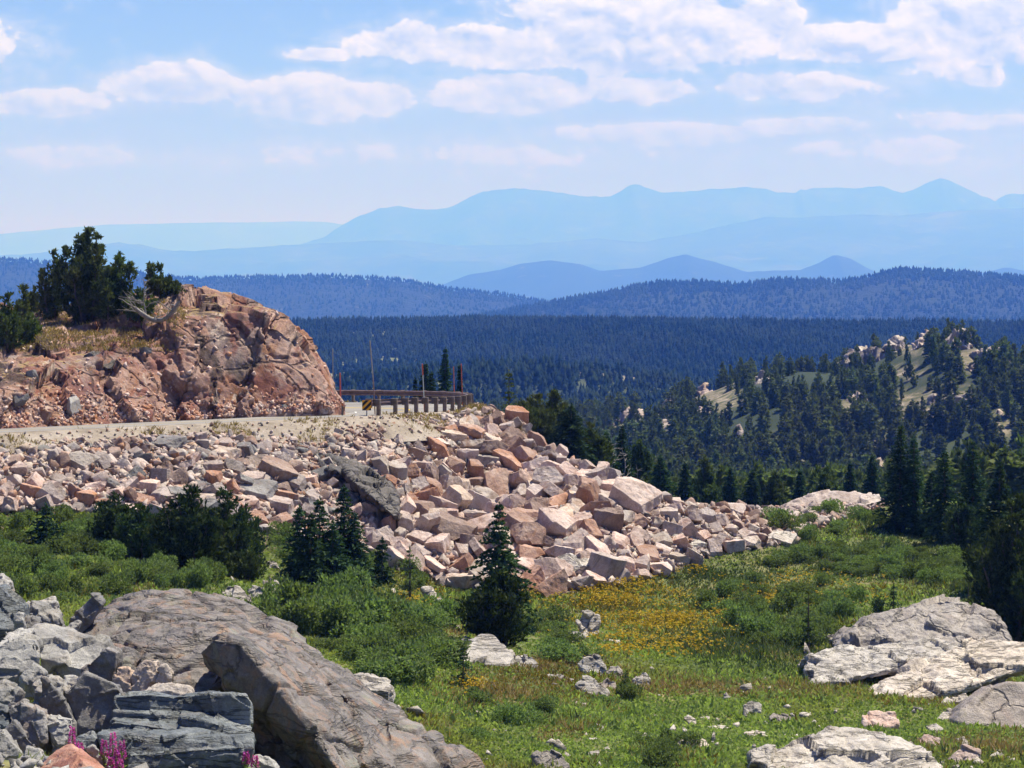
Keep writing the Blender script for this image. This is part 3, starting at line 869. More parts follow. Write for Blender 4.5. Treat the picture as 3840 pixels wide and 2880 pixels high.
def hull_mesh(hulls):
    bm = bmesh.new()
    for pts in hulls:
        vs = [bm.verts.new(p) for p in pts]
        r = bmesh.ops.convex_hull(bm, input=vs)
        dead = [g for g in r['geom_interior'] if isinstance(g, bmesh.types.BMVert)]
        dead += [g for g in r['geom_unused'] if isinstance(g, bmesh.types.BMVert)]
        for v in set(dead):
            if v.is_valid: bm.verts.remove(v)
    bmesh.ops.recalc_face_normals(bm, faces=bm.faces)
    me = bpy.data.meshes.new('hull')
    bm.to_mesh(me); bm.free()
    return me

def remeshed(me, voxel):
    o = bpy.data.objects.new('tmp', me)
    COL.objects.link(o)
    md = o.modifiers.new('r', 'REMESH')
    md.mode = 'VOXEL'; md.voxel_size = voxel; md.adaptivity = 0
    dg = bpy.context.evaluated_depsgraph_get()
    dg.update()
    ev = o.evaluated_get(dg)
    out = bpy.data.meshes.new_from_object(ev)
    bpy.data.objects.remove(o)
    bpy.data.meshes.remove(me)
    return out

def sculpt(me, seed, facet=0.0, fsize=1.0, tilt=.3, rough=.06, rscale=1.0, strata=0.0, sdir=(.2, .1, 1), sper=.3, grooves=0.0, gsize=1.2, stretch=(1, 1, 1), smooth=True, passes=0, sub=.35):
    n = len(me.vertices)
    V = np.empty(n * 3, np.float32); me.vertices.foreach_get('co', V); V = V.reshape(-1, 3).astype(float)
    if passes:
        ne = len(me.edges)
        E = np.empty(ne * 2, np.int32); me.edges.foreach_get('vertices', E); E = E.reshape(-1, 2)
        deg = np.bincount(E.ravel(), minlength=n).astype(float)[:, None]
        for _ in range(passes):
            S = np.zeros_like(V)
            np.add.at(S, E[:, 0], V[E[:, 1]]); np.add.at(S, E[:, 1], V[E[:, 0]])
            V = V * .5 + .5 * S / deg
        me.vertices.foreach_set('co', V.astype(np.float32).ravel()); me.update()
    N = np.array([v.normal[:] for v in me.vertices])
    st = np.asarray(stretch, float)
    wrp = np.stack([fbm(V * rscale * .6 + 9 * k, 3, seed + 30 + k) for k in range(3)], 1)
    disp = fbm(V * rscale, 5, seed, .55) * rough
    if facet:
        P = (V + wrp * .18 * fsize) / (fsize * st)
        b, r, f1, f2 = cells(P, seed + 11)
        rel = (P - b)
        disp = disp + (r[:, 0] - .5) * facet + (rel * (r[:, 1:4] - .5)).sum(1) * 2 * tilt * facet
        P = (V + wrp * .1 * fsize) / (fsize * .4 * st) + 5
        b, r, f1, f2 = cells(P, seed + 19)
        disp = disp + ((r[:, 0] - .5) + ((P - b) * (r[:, 1:4] - .5)).sum(1)) * sub * facet * .6
    if strata:
        d = Vector(sdir).normalized()
        h = (V @ np.array(d[:]) + wrp[:, 0] * sper * 1.3) / sper
        f = h - np.floor(h)
        rr = rnd3(np.floor(h).astype(np.int64), np.zeros(n, np.int64), np.zeros(n, np.int64), seed)
        disp = disp + ((rr - .5) + (.5 - f) * .6) * strata * (.5 + .5 * fbm(V * .8, 2, seed + 3))
    if grooves:
        P = (V + wrp * .35 * gsize) / (gsize * st)
        b, r, f1, f2 = cells(P, seed + 23)
        disp = disp - grooves * (1 - sm(0, .09, f2 - f1))
    V = V + N * disp[:, None]
    me.vertices.foreach_set('co', V.astype(np.float32).ravel())
    me.polygons.foreach_set('use_smooth', np.full(len(me.polygons), smooth))
    me.update()
    return me

def place_mesh(name, me, mat, label=None, cat=None, group=None, kind=None, parent=None):
    """put the object's origin at the mesh's base"""
    n = len(me.vertices)
    V = np.empty(n * 3, np.float32); me.vertices.foreach_get('co', V); V = V.reshape(-1, 3)
    c = (V.min(0) + V.max(0)) / 2; c[2] = V[:, 2].min()
    me.vertices.foreach_set('co', (V - c).ravel()); me.update()
    o = link(name, me, mat, parent, tuple(float(x) for x in c))
    if label: tag(o, label, cat, group, kind)
    return o

def outline_rock(name, poly, mat, label, seed, d=None, depth=None, lean=.62, sink=.25, voxel=None, cat='rock', group=None, extra=None, lift=0.0, **kw):
    """a solid rock whose seen outline is poly (picture columns and rows); its face leans back and it has real depth"""
    poly = np.array(poly, float)
    v1 = poly[:, 1].max(); v0 = poly[:, 1].min(); uc = poly[poly[:, 1] > v1 - 6][:, 0].mean()
    if d is None:
        h = hit(uc, v1)
        d = h[1]
    wpx = np.ptp(poly[:, 0])
    wm = wpx / F * d
    hm = (v1 - v0) / F * d
    if depth is None: depth = .75 * max(wm * .8, hm)
    pts = []
    for (u, v) in poly:
        f = (v1 - v) / max(1e-6, v1 - v0)
        dd = d + depth * lean * f
        pts.append(W(u, v, dd))
        x, y, z = W(u, v, dd)
        if f < .35:
            pts.append((x, y, z - sink - .1))
            pts.append((x * 1.0, y + depth * .9, z - sink - .1))
        else:
            pts.append((x, y + depth * (1 - lean) * .75, z - hm * .08))
    if extra: pts += extra
    voxel = voxel or max(.018, min(.08, max(wm, hm) / 42))
    me = remeshed(hull_mesh([pts]), voxel)
    s = max(.2, min(wm, hm * 1.5))
    k = dict(facet=.16 * s, fsize=.55 * s, tilt=.5, rough=.05 * s, rscale=1.6 / s, passes=1)
    k.update(kw)
    sculpt(me, seed, **k)
    return place_mesh(name, me, M[mat], label, cat, group)

def build_bluff():
    A = []
    for a in [(-150, 446, 110), (-80, 438, 113.5), (0, 429, 117.0), (100, 425, 120.0), (200, 420, 122.5)]:
        x, y, z = W(*a); A += [(x, y, z), (x, y, z - 2.0), (x, y + 30, z - 2)]
    for a in [(-150, 362, 120), (-80, 360, 121.0), (0, 354, 122.0), (60, 340, 123.5), (130, 336, 125.0), (190, 345, 126), (-150, 326, 132), (60, 316, 136), (150, 318, 137), (-150, 310, 150), (60, 312, 150), (160, 316, 148)]:
        A.append(W(*a))
    B = []
    for a in [(140, 424, 121.5), (200, 419.5, 123.0), (300, 413, 125.0), (334, 409.5, 126.5), (343, 405, 130), (340, 402, 138)]:
        x, y, z = W(*a); B += [(x, y, z), (x, y, z - 1.5)]
    for a in [(150, 336, 125.5), (190, 322, 126), (232, 312, 127), (262, 313, 127.5), (284, 326, 127.5), (303, 346, 127.5), (318, 370, 127.5), (330, 392, 128),
              (150, 300, 133), (178, 290, 134), (205, 292, 133.5), (240, 298, 133), (265, 306, 132.5), (290, 324, 132), (308, 340, 131.5), (320, 360, 131.5), (327, 382, 132),
              (180, 296, 142), (240, 304, 142), (300, 340, 142), (330, 392, 140)]:
        B.append(W(*a))
    C = [W(*a) for a in [(60, 312, 134), (110, 300, 138), (150, 292, 137), (185, 290, 137), (60, 330, 130), (140, 325, 128), (190, 318, 128), (60, 318, 148), (190, 300, 148), (190, 345, 135), (60, 345, 135)]]
    me = remeshed(hull_mesh([A, B, C]), .10)
    n = len(me.vertices)
    sculpt(me, 7, facet=.50, fsize=3.0, tilt=1.1, rough=.06, rscale=2.0, grooves=.12, gsize=2.8, stretch=(.62, 1, 1.7), passes=2, sub=.14)
    # round the flat top off: the broken relief belongs to the cut face
    o = link('rock_bluff', me, M['rock_cut'])
    tag(o, 'rounded reddish brown rock bluff blasted to a steep cut face beside the road', 'rock bluff')
    # dark stained ledges and slabs on the face are separate broken pieces that sit against it
    return o

def bluff_surface(me, rng, n, urange, band):
    pass

DEPTH_TREE = {}
def surf_hit(bvh, u, v):
    d = Vector(((u - 512) / F, 1.0, (HZ - v) / F))
    h = bvh.ray_cast(Vector((0, 0, 0)), d.normalized())
    return h[0], h[1]

def bvh_of(o):
    from mathutils.bvhtree import BVHTree
    me = o.data
    off = o.location
    V = [v.co + off for v in me.vertices]
    return BVHTree.FromPolygons(V, [p.vertices[:] for p in me.polygons])

def build_bluff_rubble(bl):
    bvh = bvh_of(bl)
    rng = random.Random(5)
    # loose stone along the foot and on the ledges: more than anyone could count
    P, S = [], []
    for _ in range(1700):
        u = rng.uniform(-60, 345); base = np.interp(u, [-60, 0, 100, 200, 300, 345], [434, 428, 424, 419, 412, 408])
        hgt = abs(rng.gauss(0, 1)) * np.interp(u, [0, 120, 200, 345], [20, 18, 9, 6])
        v = base - min(hgt, 75)
        p, nrm = surf_hit(bvh, u, v)
        if p is None or p.y > 150: continue
        if nrm.z < .12 and rng.random() < .75: continue
        P.append((p.x, p.y, p.z)); S.append(rng.choice([.06, .08, .10, .13, .2]))
    for _ in range(500):      # broken rim and shelves higher up
        u = rng.uniform(-60, 330); v = rng.uniform(300, 410)
        p, nrm = surf_hit(bvh, u, v)
        if p is None or p.y > 134 or nrm.z < .45: continue
        P.append((p.x, p.y, p.z)); S.append(rng.choice([.08, .1, .14, .22]))
    V, Q = low_rocks(np.array(P), np.array(S), 9)
    k = np.random.default_rng(2).integers(0, 4, len(Q))
    tm = np.searchsorted([34, 58, 82, 97], (np.floor(Q[:, 0] / 9.0).astype(int) * 2654435761 % 97), side='right').clip(0, 3)
    o = link('bluff_rubble', mesh_np('bluff_rubble', V, Q, mi=tm), [M[q_] for q_ in ('talus_rust', 'talus_grey', 'talus_pale', 'red_stone')])
    tag(o, kind='stuff')
    # the larger loose blocks
    items = [((70, 405, 26, 22, 'pale_stone'), 'grey white split boulder leaning at the foot of the red cut'),
             ((30, 375, 18, 14, 'dark_stone'), 'dark block on the broken left end of the cut face'),
             ((20, 398, 16, 12, 'dark_stone'), 'small dark block low on the left end of the cut face'),
             ((112, 366, 22, 18, 'bedrock_dark'), 'blackish jutting block under the grassy bench of the cut'),
             ((95, 355, 18, 14, 'bedrock_dark'), 'dark ledge block just under the grassy bench rim'),
             ((140, 350, 20, 10, 'dark_stone'), 'dark grey ledge block below the pine clump'),
             ((55, 354, 20, 8, 'talus_rust'), 'brown slab along the left rim of the cut'),
             ((15, 358, 18, 9, 'talus_grey'), 'greyish slab on the rim at the left edge of the picture'),
             ((45, 415, 20, 16, 'talus_rust'), 'rusty boulder at the roadside foot of the cut'),
             ((150, 378, 12, 10, 'talus_pale'), 'small whitish block in the middle of the cut face'),
             ((325, 408, 14, 10, 'talus_pale'), 'pinkish stone at the right foot of the bluff beside the road'),
             ((255, 409, 12, 7, 'talus_pale'), 'pale stone at the roadside foot of the bluff'),
             ((283, 407, 10, 7, 'pale_stone'), 'small pale stone below the grey streak of the bluff')]
    for i, ((u, v, w, h, mt), lab) in enumerate(items):
        p, nrm = surf_hit(bvh, u, v)
        if p is None: continue
        me = plane_rock(300 + i, 1, .8, .75)
        s = w / 2 / F * p.y
        o = link('boulder', me, M[mt], None, (p.x, p.y + s * .35, p.z - s * .25))
        s = w / 2 / F * p.y
        o.scale = (s, s * .8, s * h / w * 1.25)
        o.rotation_euler = (rng.uniform(-.3, .3), rng.uniform(-.3, .3), rng.uniform(0, 6.28))
        tag(o, lab, 'boulder', 'loose blocks on the road cut')

# ------------------------------------------------------------------ talus
def talus_label(u, v, tone, shape, size):
    if v > 560: where = 'at the foot of the talus by the meadow'
    elif u > 700: where = 'on the low rubble ridge at right'
    elif u > 600: where = 'on the lower right flank of the talus'
    elif u > 480 and v < 455: where = 'high on the talus right of the guardrail'
    elif u > 480: where = 'in the middle of the right talus'
    elif u > 370 and v < 470: where = 'on the talus just below the guardrail'
    elif u > 370: where = 'on talus right of the bedrock rib'
    elif u > 290: where = 'around the dark bedrock rib'
    elif v < 470: where = 'on left talus just under the road'
    elif u > 150: where = 'on left talus above the pine bushes'
    else: where = 'low on far left talus above shrubs'
    return '%s %s %s %s' % (size, tone, shape, where)

def build_talus():
    rng = random.Random(42)
    nr = np.random.default_rng(42)
    shapes, coarse = [], []
    for k in range(26):
        f = k % 3
        dims = [(1, .75, .68), (1, .72, .30), (1, .5, .55)][f]
        nc = rng.randint(5, 10)
        coarse.append(plane_rock(500 + k, *dims, cuts=nc, chip=.016, fine=.7))
        shapes.append((plane_rock(500 + k, *dims, cuts=nc, chip=.016, fine=.16), ['blocky boulder', 'flat slab', 'wedge of rock'][f]))
    variants = {}
    def get(k, mt):
        if (k, mt) not in variants:
            me = shapes[k][0].copy(); me.materials.clear(); me.materials.append(M[mt]); variants[(k, mt)] = me
        return variants[(k, mt)]
    TONE = {'talus_pale': 'pale pink', 'talus_tan': 'tan', 'talus_rust': 'rusty brown', 'talus_grey': 'grey', 'dark_stone': 'dark grey'}
    placed = []   # x, y, r
    # the ones that stand out in the photograph: u, v of the centre, half-width px, aspect, tone, shape class, label
    big = [(588, 497, 17, 1.25, 'talus_rust', 0, 'tall upright orange brown boulder in the middle of the right talus'),
           (611, 523, 15, 1.15, 'talus_rust', 2, 'leaning brown slab below the tall upright boulder'),
           (634, 499, 22, .95, 'talus_grey', 0, 'largest boulder of the right flank with a grey shaded face'),
           (605, 487, 14, .6, 'talus_pale', 1, 'pale slab wedged between the two largest boulders'),
           (577, 569, 20, .75, 'white_rock', 1, 'whitish flat slab lying in the grass at the foot of the talus'),
           (463, 456, 14, .8, 'talus_pale', 1, 'pale kite shaped slab high on the talus below the guardrail'),
           (483, 462, 15, .6, 'talus_tan', 2, 'long tan slab tilted down beside the pale kite shaped slab'),
           (432, 441, 18, .55, 'talus_pale', 1, 'broad pale boulder at the top of the talus under the guardrail'),
           (452, 439, 12, .7, 'talus_tan', 0, 'square tan boulder below the far end of the guardrail'),
           (470, 435, 13, .8, 'talus_rust', 0, 'brown boulder among pale ones under the end of the guardrail'),
           (533, 467, 17, .9, 'talus_pale', 1, 'big pale slab with brown underside high on the right talus'),
           (500, 475, 14, .55, 'talus_rust', 1, 'brown slab with a pale top edge below the pale kite slab'),
           (437, 452, 17, .8, 'talus_rust', 2, 'dark brown faced boulder below the broad pale boulder'),
           (433, 489, 14, .8, 'talus_rust', 2, 'peaked brown boulder right of the dark bedrock rib'),
           (440, 507, 14, .7, 'talus_grey', 0, 'grey boulder with a white top edge right of the bedrock rib'),
           (421, 512, 14, .8, 'talus_rust', 0, 'rounded orange brown boulder beside the grey white topped one'),
           (448, 517, 14, .6, 'talus_pale', 0, 'cream topped boulder below the grey white topped one'),
           (402, 523, 16, .9, 'talus_grey', 0, 'grey purple boulder at the bottom of the bedrock rib'),
           (450, 531, 20, .7, 'talus_rust', 0, 'wide brown boulder low on the talus left of the tall spruce'),
           (478, 487, 15, .75, 'talus_rust', 0, 'broken brown boulder above the tall spruce'),
           (553, 528, 19, .9, 'talus_grey', 0, 'big grey faced boulder right of the tall spruce'),
           (527, 520, 12, .9, 'talus_rust', 0, 'square brown boulder just right of the tall spruce'),
           (578, 522, 13, .8, 'talus_pale', 1, 'pale slab below the tall upright boulder'),
           (620, 545, 15, .6, 'talus_pale', 0, 'broad pale boulder near the right foot of the talus'),
           (648, 556, 15, .65, 'talus_rust', 0, 'flat topped brown boulder at the meadow edge of the talus'),
           (676, 559, 13, .6, 'talus_tan', 2, 'tilted tan boulder at the meadow edge right of the flat topped one'),
           (516, 417, 11, 1.1, 'talus_rust', 0, 'rusty block standing on the crest where the talus drops to the trees'),
           (537, 441, 13, .7, 'talus_rust', 2, 'rusty slab on the crest below the standing block'),
           (586, 478, 13, .6, 'talus_pale', 1, 'pale slab on the skyline above the tall upright boulder'),
           (275, 474, 18, .75, 'talus_rust', 0, 'largest purplish brown boulder of the left talus'),
           (258, 494, 17, .8, 'dark_stone', 0, 'dark grey boulder above the gap between pines and spruces'),
           (279, 508, 16, .7, 'talus_pale', 0, 'pale pink boulder at the foot of the talus above the dead stem'),
           (283, 489, 12, .6, 'talus_rust', 0, 'dark red boulder below the largest purplish brown one'),
           (255, 462, 12, 1.0, 'talus_tan', 1, 'upright pale slab left of the largest purplish brown boulder'),
           (198, 472, 10, 1.0, 'white_rock', 1, 'round whitish slab standing out on the left talus'),
           (82, 463, 13, .9, 'talus_tan', 0, 'cream boulder with brown side on the left talus'),
           (100, 461, 13, .7, 'talus_grey', 0, 'grey boulder beside the cream one on the left talus'),
           (223, 454, 14, .5, 'talus_tan', 1, 'long tan slab near the top of the left talus'),
           (245, 452, 9, 1.0, 'dark_stone', 0, 'dark cube shaped boulder near the top of the left talus'),
           (165, 443, 17, .4, 'dark_stone', 1, 'flat dark slab just below the road shoulder'),
           (62, 495, 9, 1.1, 'talus_tan', 1, 'upright tan split stone low on the left talus'),
           (88, 499, 15, .7, 'talus_rust', 0, 'dark red brown boulder low on the left talus'),
           (143, 487, 14, .6, 'talus_pale', 1, 'pale slanting slab in the middle of the left talus'),
           (20, 470, 12, .8, 'talus_grey', 0, 'grey boulder at the far left of the talus'),
           (30, 494, 11, .8, 'talus_rust', 0, 'brown boulder at the far left of the talus'),
           (663, 513, 14, .5, 'talus_pale', 1, 'long pale slab on the lower right flank of the talus'),
           (735, 511, 11, .8, 'talus_pale', 0, 'peaked pale boulder on the low rubble ridge'),
           (790, 497, 12, .6, 'talus_rust', 0, 'reddish boulder near the right end of the rubble ridge'),
           (693, 545, 11, .5, 'white_rock', 1, 'white slab at the meadow edge of the rubble ridge'),
           (778, 537, 16, .5, 'white_rock', 1, 'low whitish rock in the grass below the rubble ridge')]
    n_ind = 0
    def put(x, y, z, r, k, mt, label, sc=(1, 1, 1), rot=None, flatten=True):
        o = link('boulder', get(k, mt), None, None, (x, y, z))
        o.scale = (r * sc[0], r * sc[1], r * sc[2])
        o.rotation_euler = rot or (rng.gauss(0, .5), rng.gauss(0, .5), rng.uniform(0, 6.28))
        tag(o, label, 'boulder', 'broken boulders of the roadside talus')
        return o
    for i, (u, v, hw, asp, mt, cl, lab) in enumerate(big):
        h = hit(u, v + hw * asp * .55, 96)
        if h is None: continue
        x, y, z = h
        r = hw / F * y
        k = rng.choice([j for j in range(len(shapes)) if j % 3 == cl])
        if cl == 1 and asp > .8:
            rot = (rng.uniform(.9, 1.2), rng.uniform(-.2, .2), rng.uniform(-.4, .4)); sc = (1, asp, 1)
        else:
            zz = [.75, .42, .6][cl]
            rot = (rng.uniform(.05, .4), rng.uniform(-.1, .35), rng.uniform(-.5, .5)); sc = (1.08, 1, min(2.2, asp / zz * 1.0))
        put(x, y + r * .3, z + r * asp * .35, r, k, mt, lab, sc, rot)
        placed.append((x, y, r * .8)); n_ind += 1
    # the crowd: dart throwing from large to small
    us = nr.uniform(-150, 890, 80000); vs = nr.uniform(400, 596, 80000)
    ok = in_poly(us, vs, TALUS_POLY)
    H = hits(us[ok], vs[ok], 96, 143)
    H = H[~np.isnan(H[:, 0])]
    # spread evenly over the slope rather than over the picture
    nr.shuffle(H)
    cell = {}
    def near_ok(x, y, r):
        ci, cj = int(x // 1.5), int(y // 1.5)
        for a in (-1, 0, 1):
            for b in (-1, 0, 1):
                for (px, py, pr) in cell.get((ci + a, cj + b), ()):
                    if (px - x) ** 2 + ((py - y) * .8) ** 2 < ((pr + r) * .66) ** 2: return False
        return True
    def add(x, y, r):
        cell.setdefault((int(x // 1.5), int(y // 1.5)), []).append((x, y, r))
    for (x, y, r) in placed: add(x, y, r)
    def want(u, v):
        """mean boulder half-size there, metres"""
        r = np.interp(u, [-100, 100, 250, 330, 400, 480, 600, 700, 800, 880], [.46, .48, .60, .42, .60, .82, .78, .55, .44, .38])
        top = np.interp(u, [0, 300, 430, 500, 560, 650, 880], [444, 432, 420, 412, 448, 486, 496])
        return .41 * r * np.interp(v - top, [0, 10, 28, 60], [.45, .6, .85, 1.0])
    cand = []
    for (x, y, z) in H[:36000]:
        u, v = UV((x, y, z))
        cand.append((want(u, v) * min(2.3, max(.28, rng.lognormvariate(-.38, .66))), x, y, z, u, v))
    rust = fbm(np.array([[c[1] / 5, c[2] / 6, 3.3] for c in cand]), 3, 77)
    order = sorted(range(len(cand)), key=lambda i: -cand[i][0])
    P2, S2, MI = [], [], []
    ind = 0
    for i in order:
        r, x, y, z, u, v = cand[i]
        if not near_ok(x, y, r): continue
        add(x, y, r)
        c = rust[i] + rng.gauss(0, .22)
        mt = 'talus_rust' if c > .32 else 'talus_tan' if c > .12 else 'talus_pale' if c > -.36 else 'talus_grey'
        if u < 330 and rng.random() < .42: mt = rng.choice(['talus_grey', 'dark_stone', 'talus_rust', 'talus_rust'])
        k = rng.randrange(len(shapes))
        on = -20 < u < 1030
        if r > .2 and on and ind < 240:
            size = 'large' if r > .75 else 'medium' if r > .5 else 'small'
            put(x, y, z + r * .28, r * 1.12, k, mt, talus_label(u, v, TONE[mt], shapes[k][1], size), (1, rng.uniform(.8, 1.1), rng.uniform(.85, 1.25)))
            ind += 1
        else:
            P2.append((x, y, z + r * .25)); S2.append((r * 1.12, k)); MI.append(['talus_pale', 'talus_tan', 'talus_rust', 'talus_grey', 'dark_stone'].index(mt))
    # the rest of the talus blocks (hundreds): one object
    Vs, Qs, mi, off = [], [], [], 0
    cache = {}
    for (p, (s, k), m_) in zip(P2, S2, MI):
        if k not in cache:
            me = coarse[k]
            a = np.empty(len(me.vertices) * 3, np.float32); me.vertices.foreach_get('co', a)
            q = np.empty(len(me.loops), np.int32); me.loops.foreach_get('vertex_index', q)
            cache[k] = (a.reshape(-1, 3), q.reshape(-1, 3))
        a, q = cache[k]
        Rm = np.array(Euler((rng.gauss(0, .6), rng.gauss(0, .6), rng.uniform(0, 6.28))).to_matrix())
        v = (a * np.array([1, rng.uniform(.75, 1.1), rng.uniform(.8, 1.3)])) @ Rm.T * s + np.array(p)
        Vs.append(v); Qs.append(q + off); mi += [m_] * len(q); off += len(v)
    mats = [M[k] for k in ('talus_pale', 'talus_tan', 'talus_rust', 'talus_grey', 'dark_stone')]
    o = link('talus_blocks', mesh_np('talus_blocks', np.concatenate(Vs), np.concatenate(Qs), mi=mi), mats)
    tag(o, kind='stuff')
    # chips and cobbles between them
    ii = nr.choice(len(H), 22000)
    pts = H[ii] + nr.normal(0, .12, (len(ii), 3)) * np.array([1, 1, .2])
    sz = np.exp(nr.normal(-2.05, .55, len(ii))).clip(.05, .42)
    uu, vv = UV(pts)
    top = np.interp(uu, [0, 300, 430, 500, 560, 650, 880], [450, 440, 428, 420, 452, 490, 498])
    keep = nr.random(len(ii)) < np.interp(vv - top, [0, 12, 40], [.4, .9, 1])
    sh = road_row(0, 0); q = sh[nr.integers(0, len(sh), 2600)]; off = nr.uniform(.7, 4.5, 4200)
    q = np.column_stack([q[:, :2] - ROAD_N[np.searchsorted(np.arange(len(sh)), nr.integers(0, len(sh), len(q)))] * 0, q[:, 2]])
    kk = nr.integers(0, len(sh), 4200); q = np.column_stack([sh[kk, :2] - ROAD_N[kk] * off[:, None], sh[kk, 2] + np.interp(off, [0, .5, 1.2, 2.1, 3.0, 4.5], [0, -.04, -.16, -.5, -1.1, -1.9])])
    g_ = gz(q[:, 0], q[:, 1]); q[:, 2] = np.maximum(q[:, 2], g_)
    pts = np.concatenate([pts[keep], q]); sz = np.concatenate([sz[keep], np.exp(nr.normal(-2.7, .5, len(q))).clip(.03, .2)])
    V, Q = low_rocks(pts + np.array([0, 0, .05]), sz, 17)
    tri_m = nr.choice(5, len(Q), p=[.42, .26, .16, .12, .04])
    # one tone per stone: faces of a stone are consecutive, so pick by vertex block
    tri_m = (np.floor(Q[:, 0] / 9.0).astype(int) * 2654435761 % 97)
    tri_m = np.searchsorted([24, 42, 70, 86, 97], tri_m, side='right').clip(0, 4)
    o = link('talus_gravel', mesh_np('talus_gravel', V, Q, mi=tri_m), mats)
    tag(o, kind='stuff')
    # the dark rib of living rock that breaks through
    rib = [[W(*a) for a in [(312, 446, 113), (330, 449, 112.5), (352, 458, 112), (335, 470, 110.5), (318, 460, 111.5), (340, 462, 115), (360, 475, 115), (315, 470, 115)]],
           [W(*a) for a in [(338, 455, 112.5), (372, 464, 111.5), (388, 480, 110.5), (398, 500, 109), (397, 514, 108), (372, 492, 108.8), (348, 472, 110), (380, 500, 113), (345, 490, 113), (398, 520, 112)]]]
    rib = [[(x, y + .35, z - .28) for x, y, z in r_] for r_ in rib]
    me = remeshed(hull_mesh(rib), .05)
    sculpt(me, 33, facet=.26, fsize=1.1, tilt=1.5, rough=.08, rscale=1.4, grooves=.10, gsize=1.0, passes=0)
    place_mesh('bedrock_rib', me, M['bedrock_dark'], 'dark grey rib of bedrock breaking through the middle of the talus', 'rock outcrop')
    # pale outcrop that ends the rubble ridge
    outline_rock('rock_outcrop', [(783, 508), (800, 500), (830, 494), (858, 492), (882, 495), (884, 501), (850, 507), (800, 514)], 'talus_pale',
                 'long low pinkish rock hump at the right end of the rubble ridge', 91, d=128, depth=4.0, voxel=.07, group=None)
# ------------------------------------------------------------------ foreground and meadow rocks
def z5(x, y): return (.22907 * x, 560 + .22907 * y)
def z6(x, y): return (320 + .16878 * x, 453.33 + .16878 * y)
def z7(x, y): return (533.33 + .22182 * x, 533.33 + .22182 * y)
def z8(x, y): return (.12056 * x, 573.33 + .12056 * y)
def P8(*pts): return [z8(*p) for p in pts]
def P7(*pts): return [z7(*p) for p in pts]
def P6(*pts): return [z6(*p) for p in pts]
def P5(*pts): return [z5(*p) for p in pts]

def build_left_outcrop():
    def p(x, y, d): u, v = z5(x, y); return W(u, v, d)
    H1 = [p(*a) for a in [(300, 330, 52), (340, 285, 53), (450, 200, 53.5), (560, 143, 54), (660, 122, 54), (780, 124, 54), (900, 142, 53.8), (1010, 172, 53.5), (1150, 217, 53), (1300, 312, 52.5),
                          (330, 400, 50), (520, 430, 49.2), (640, 560, 48.2), (880, 590, 47.8), (900, 430, 49), (1100, 500, 48.6), (1250, 500, 49.5), (700, 330, 50.4), (560, 280, 51), (940, 300, 50.4),
                          (450, 500, 57), (700, 400, 58), (1100, 500, 58), (1300, 600, 57), (600, 900, 50), (1000, 1000, 50)]]
    H2 = [p(*a) for a in [(1150, 218, 53), (1300, 312, 52.5), (1450, 422, 52), (1560, 522, 51.5), (1680, 622, 51), (1700, 800, 49.2), (1480, 640, 48.6), (1300, 480, 49.2), (1100, 420, 49.6),
                          (1000, 600, 49.0), (1150, 760, 48.5), (1250, 950, 47.9), (1480, 900, 47.2), (1750, 1000, 47.2), (1300, 800, 57), (1650, 900, 56), (1200, 1100, 50)]]
    H4 = [p(*a) for a in [(1680, 622, 51), (1760, 702, 50.6), (1900, 785, 50.2), (2020, 812, 49.8), (2085, 850, 49.5), (2115, 900, 49.4), (2130, 1050, 49.2), (1700, 760, 49), (1850, 880, 48.4), (1700, 1050, 47.5), (2000, 1050, 48.2), (1900, 1050, 55), (1600, 900, 54)]]
    # the slab that overhangs towards the left
    H3 = [p(*a) for a in [(930, 338, 47.7), (1050, 372, 47.1), (1390, 722, 45.9), (1480, 930, 45.3), (872, 402, 47.9), (880, 470, 48.4), (1060, 650, 48.2), (1250, 800, 47.7), (1330, 960, 47.3),
                          (1250, 330, 51), (1400, 470, 50), (1560, 640, 48.6), (1600, 900, 47), (1100, 340, 50.5)]]
    me = remeshed(hull_mesh([H1, H2, H4, H3]), .038)
    sculpt(me, 3, facet=.09, fsize=1.3, tilt=1.2, rough=.085, rscale=1.2, strata=.04, sdir=(.6, .1, .75), sper=.26, grooves=.11, gsize=1.9, passes=0)
    place_mesh('rock_outcrop', me, M['outcrop_brown'], 'huge rounded grey brown rock outcrop with an overhanging slab across its face', 'rock outcrop')

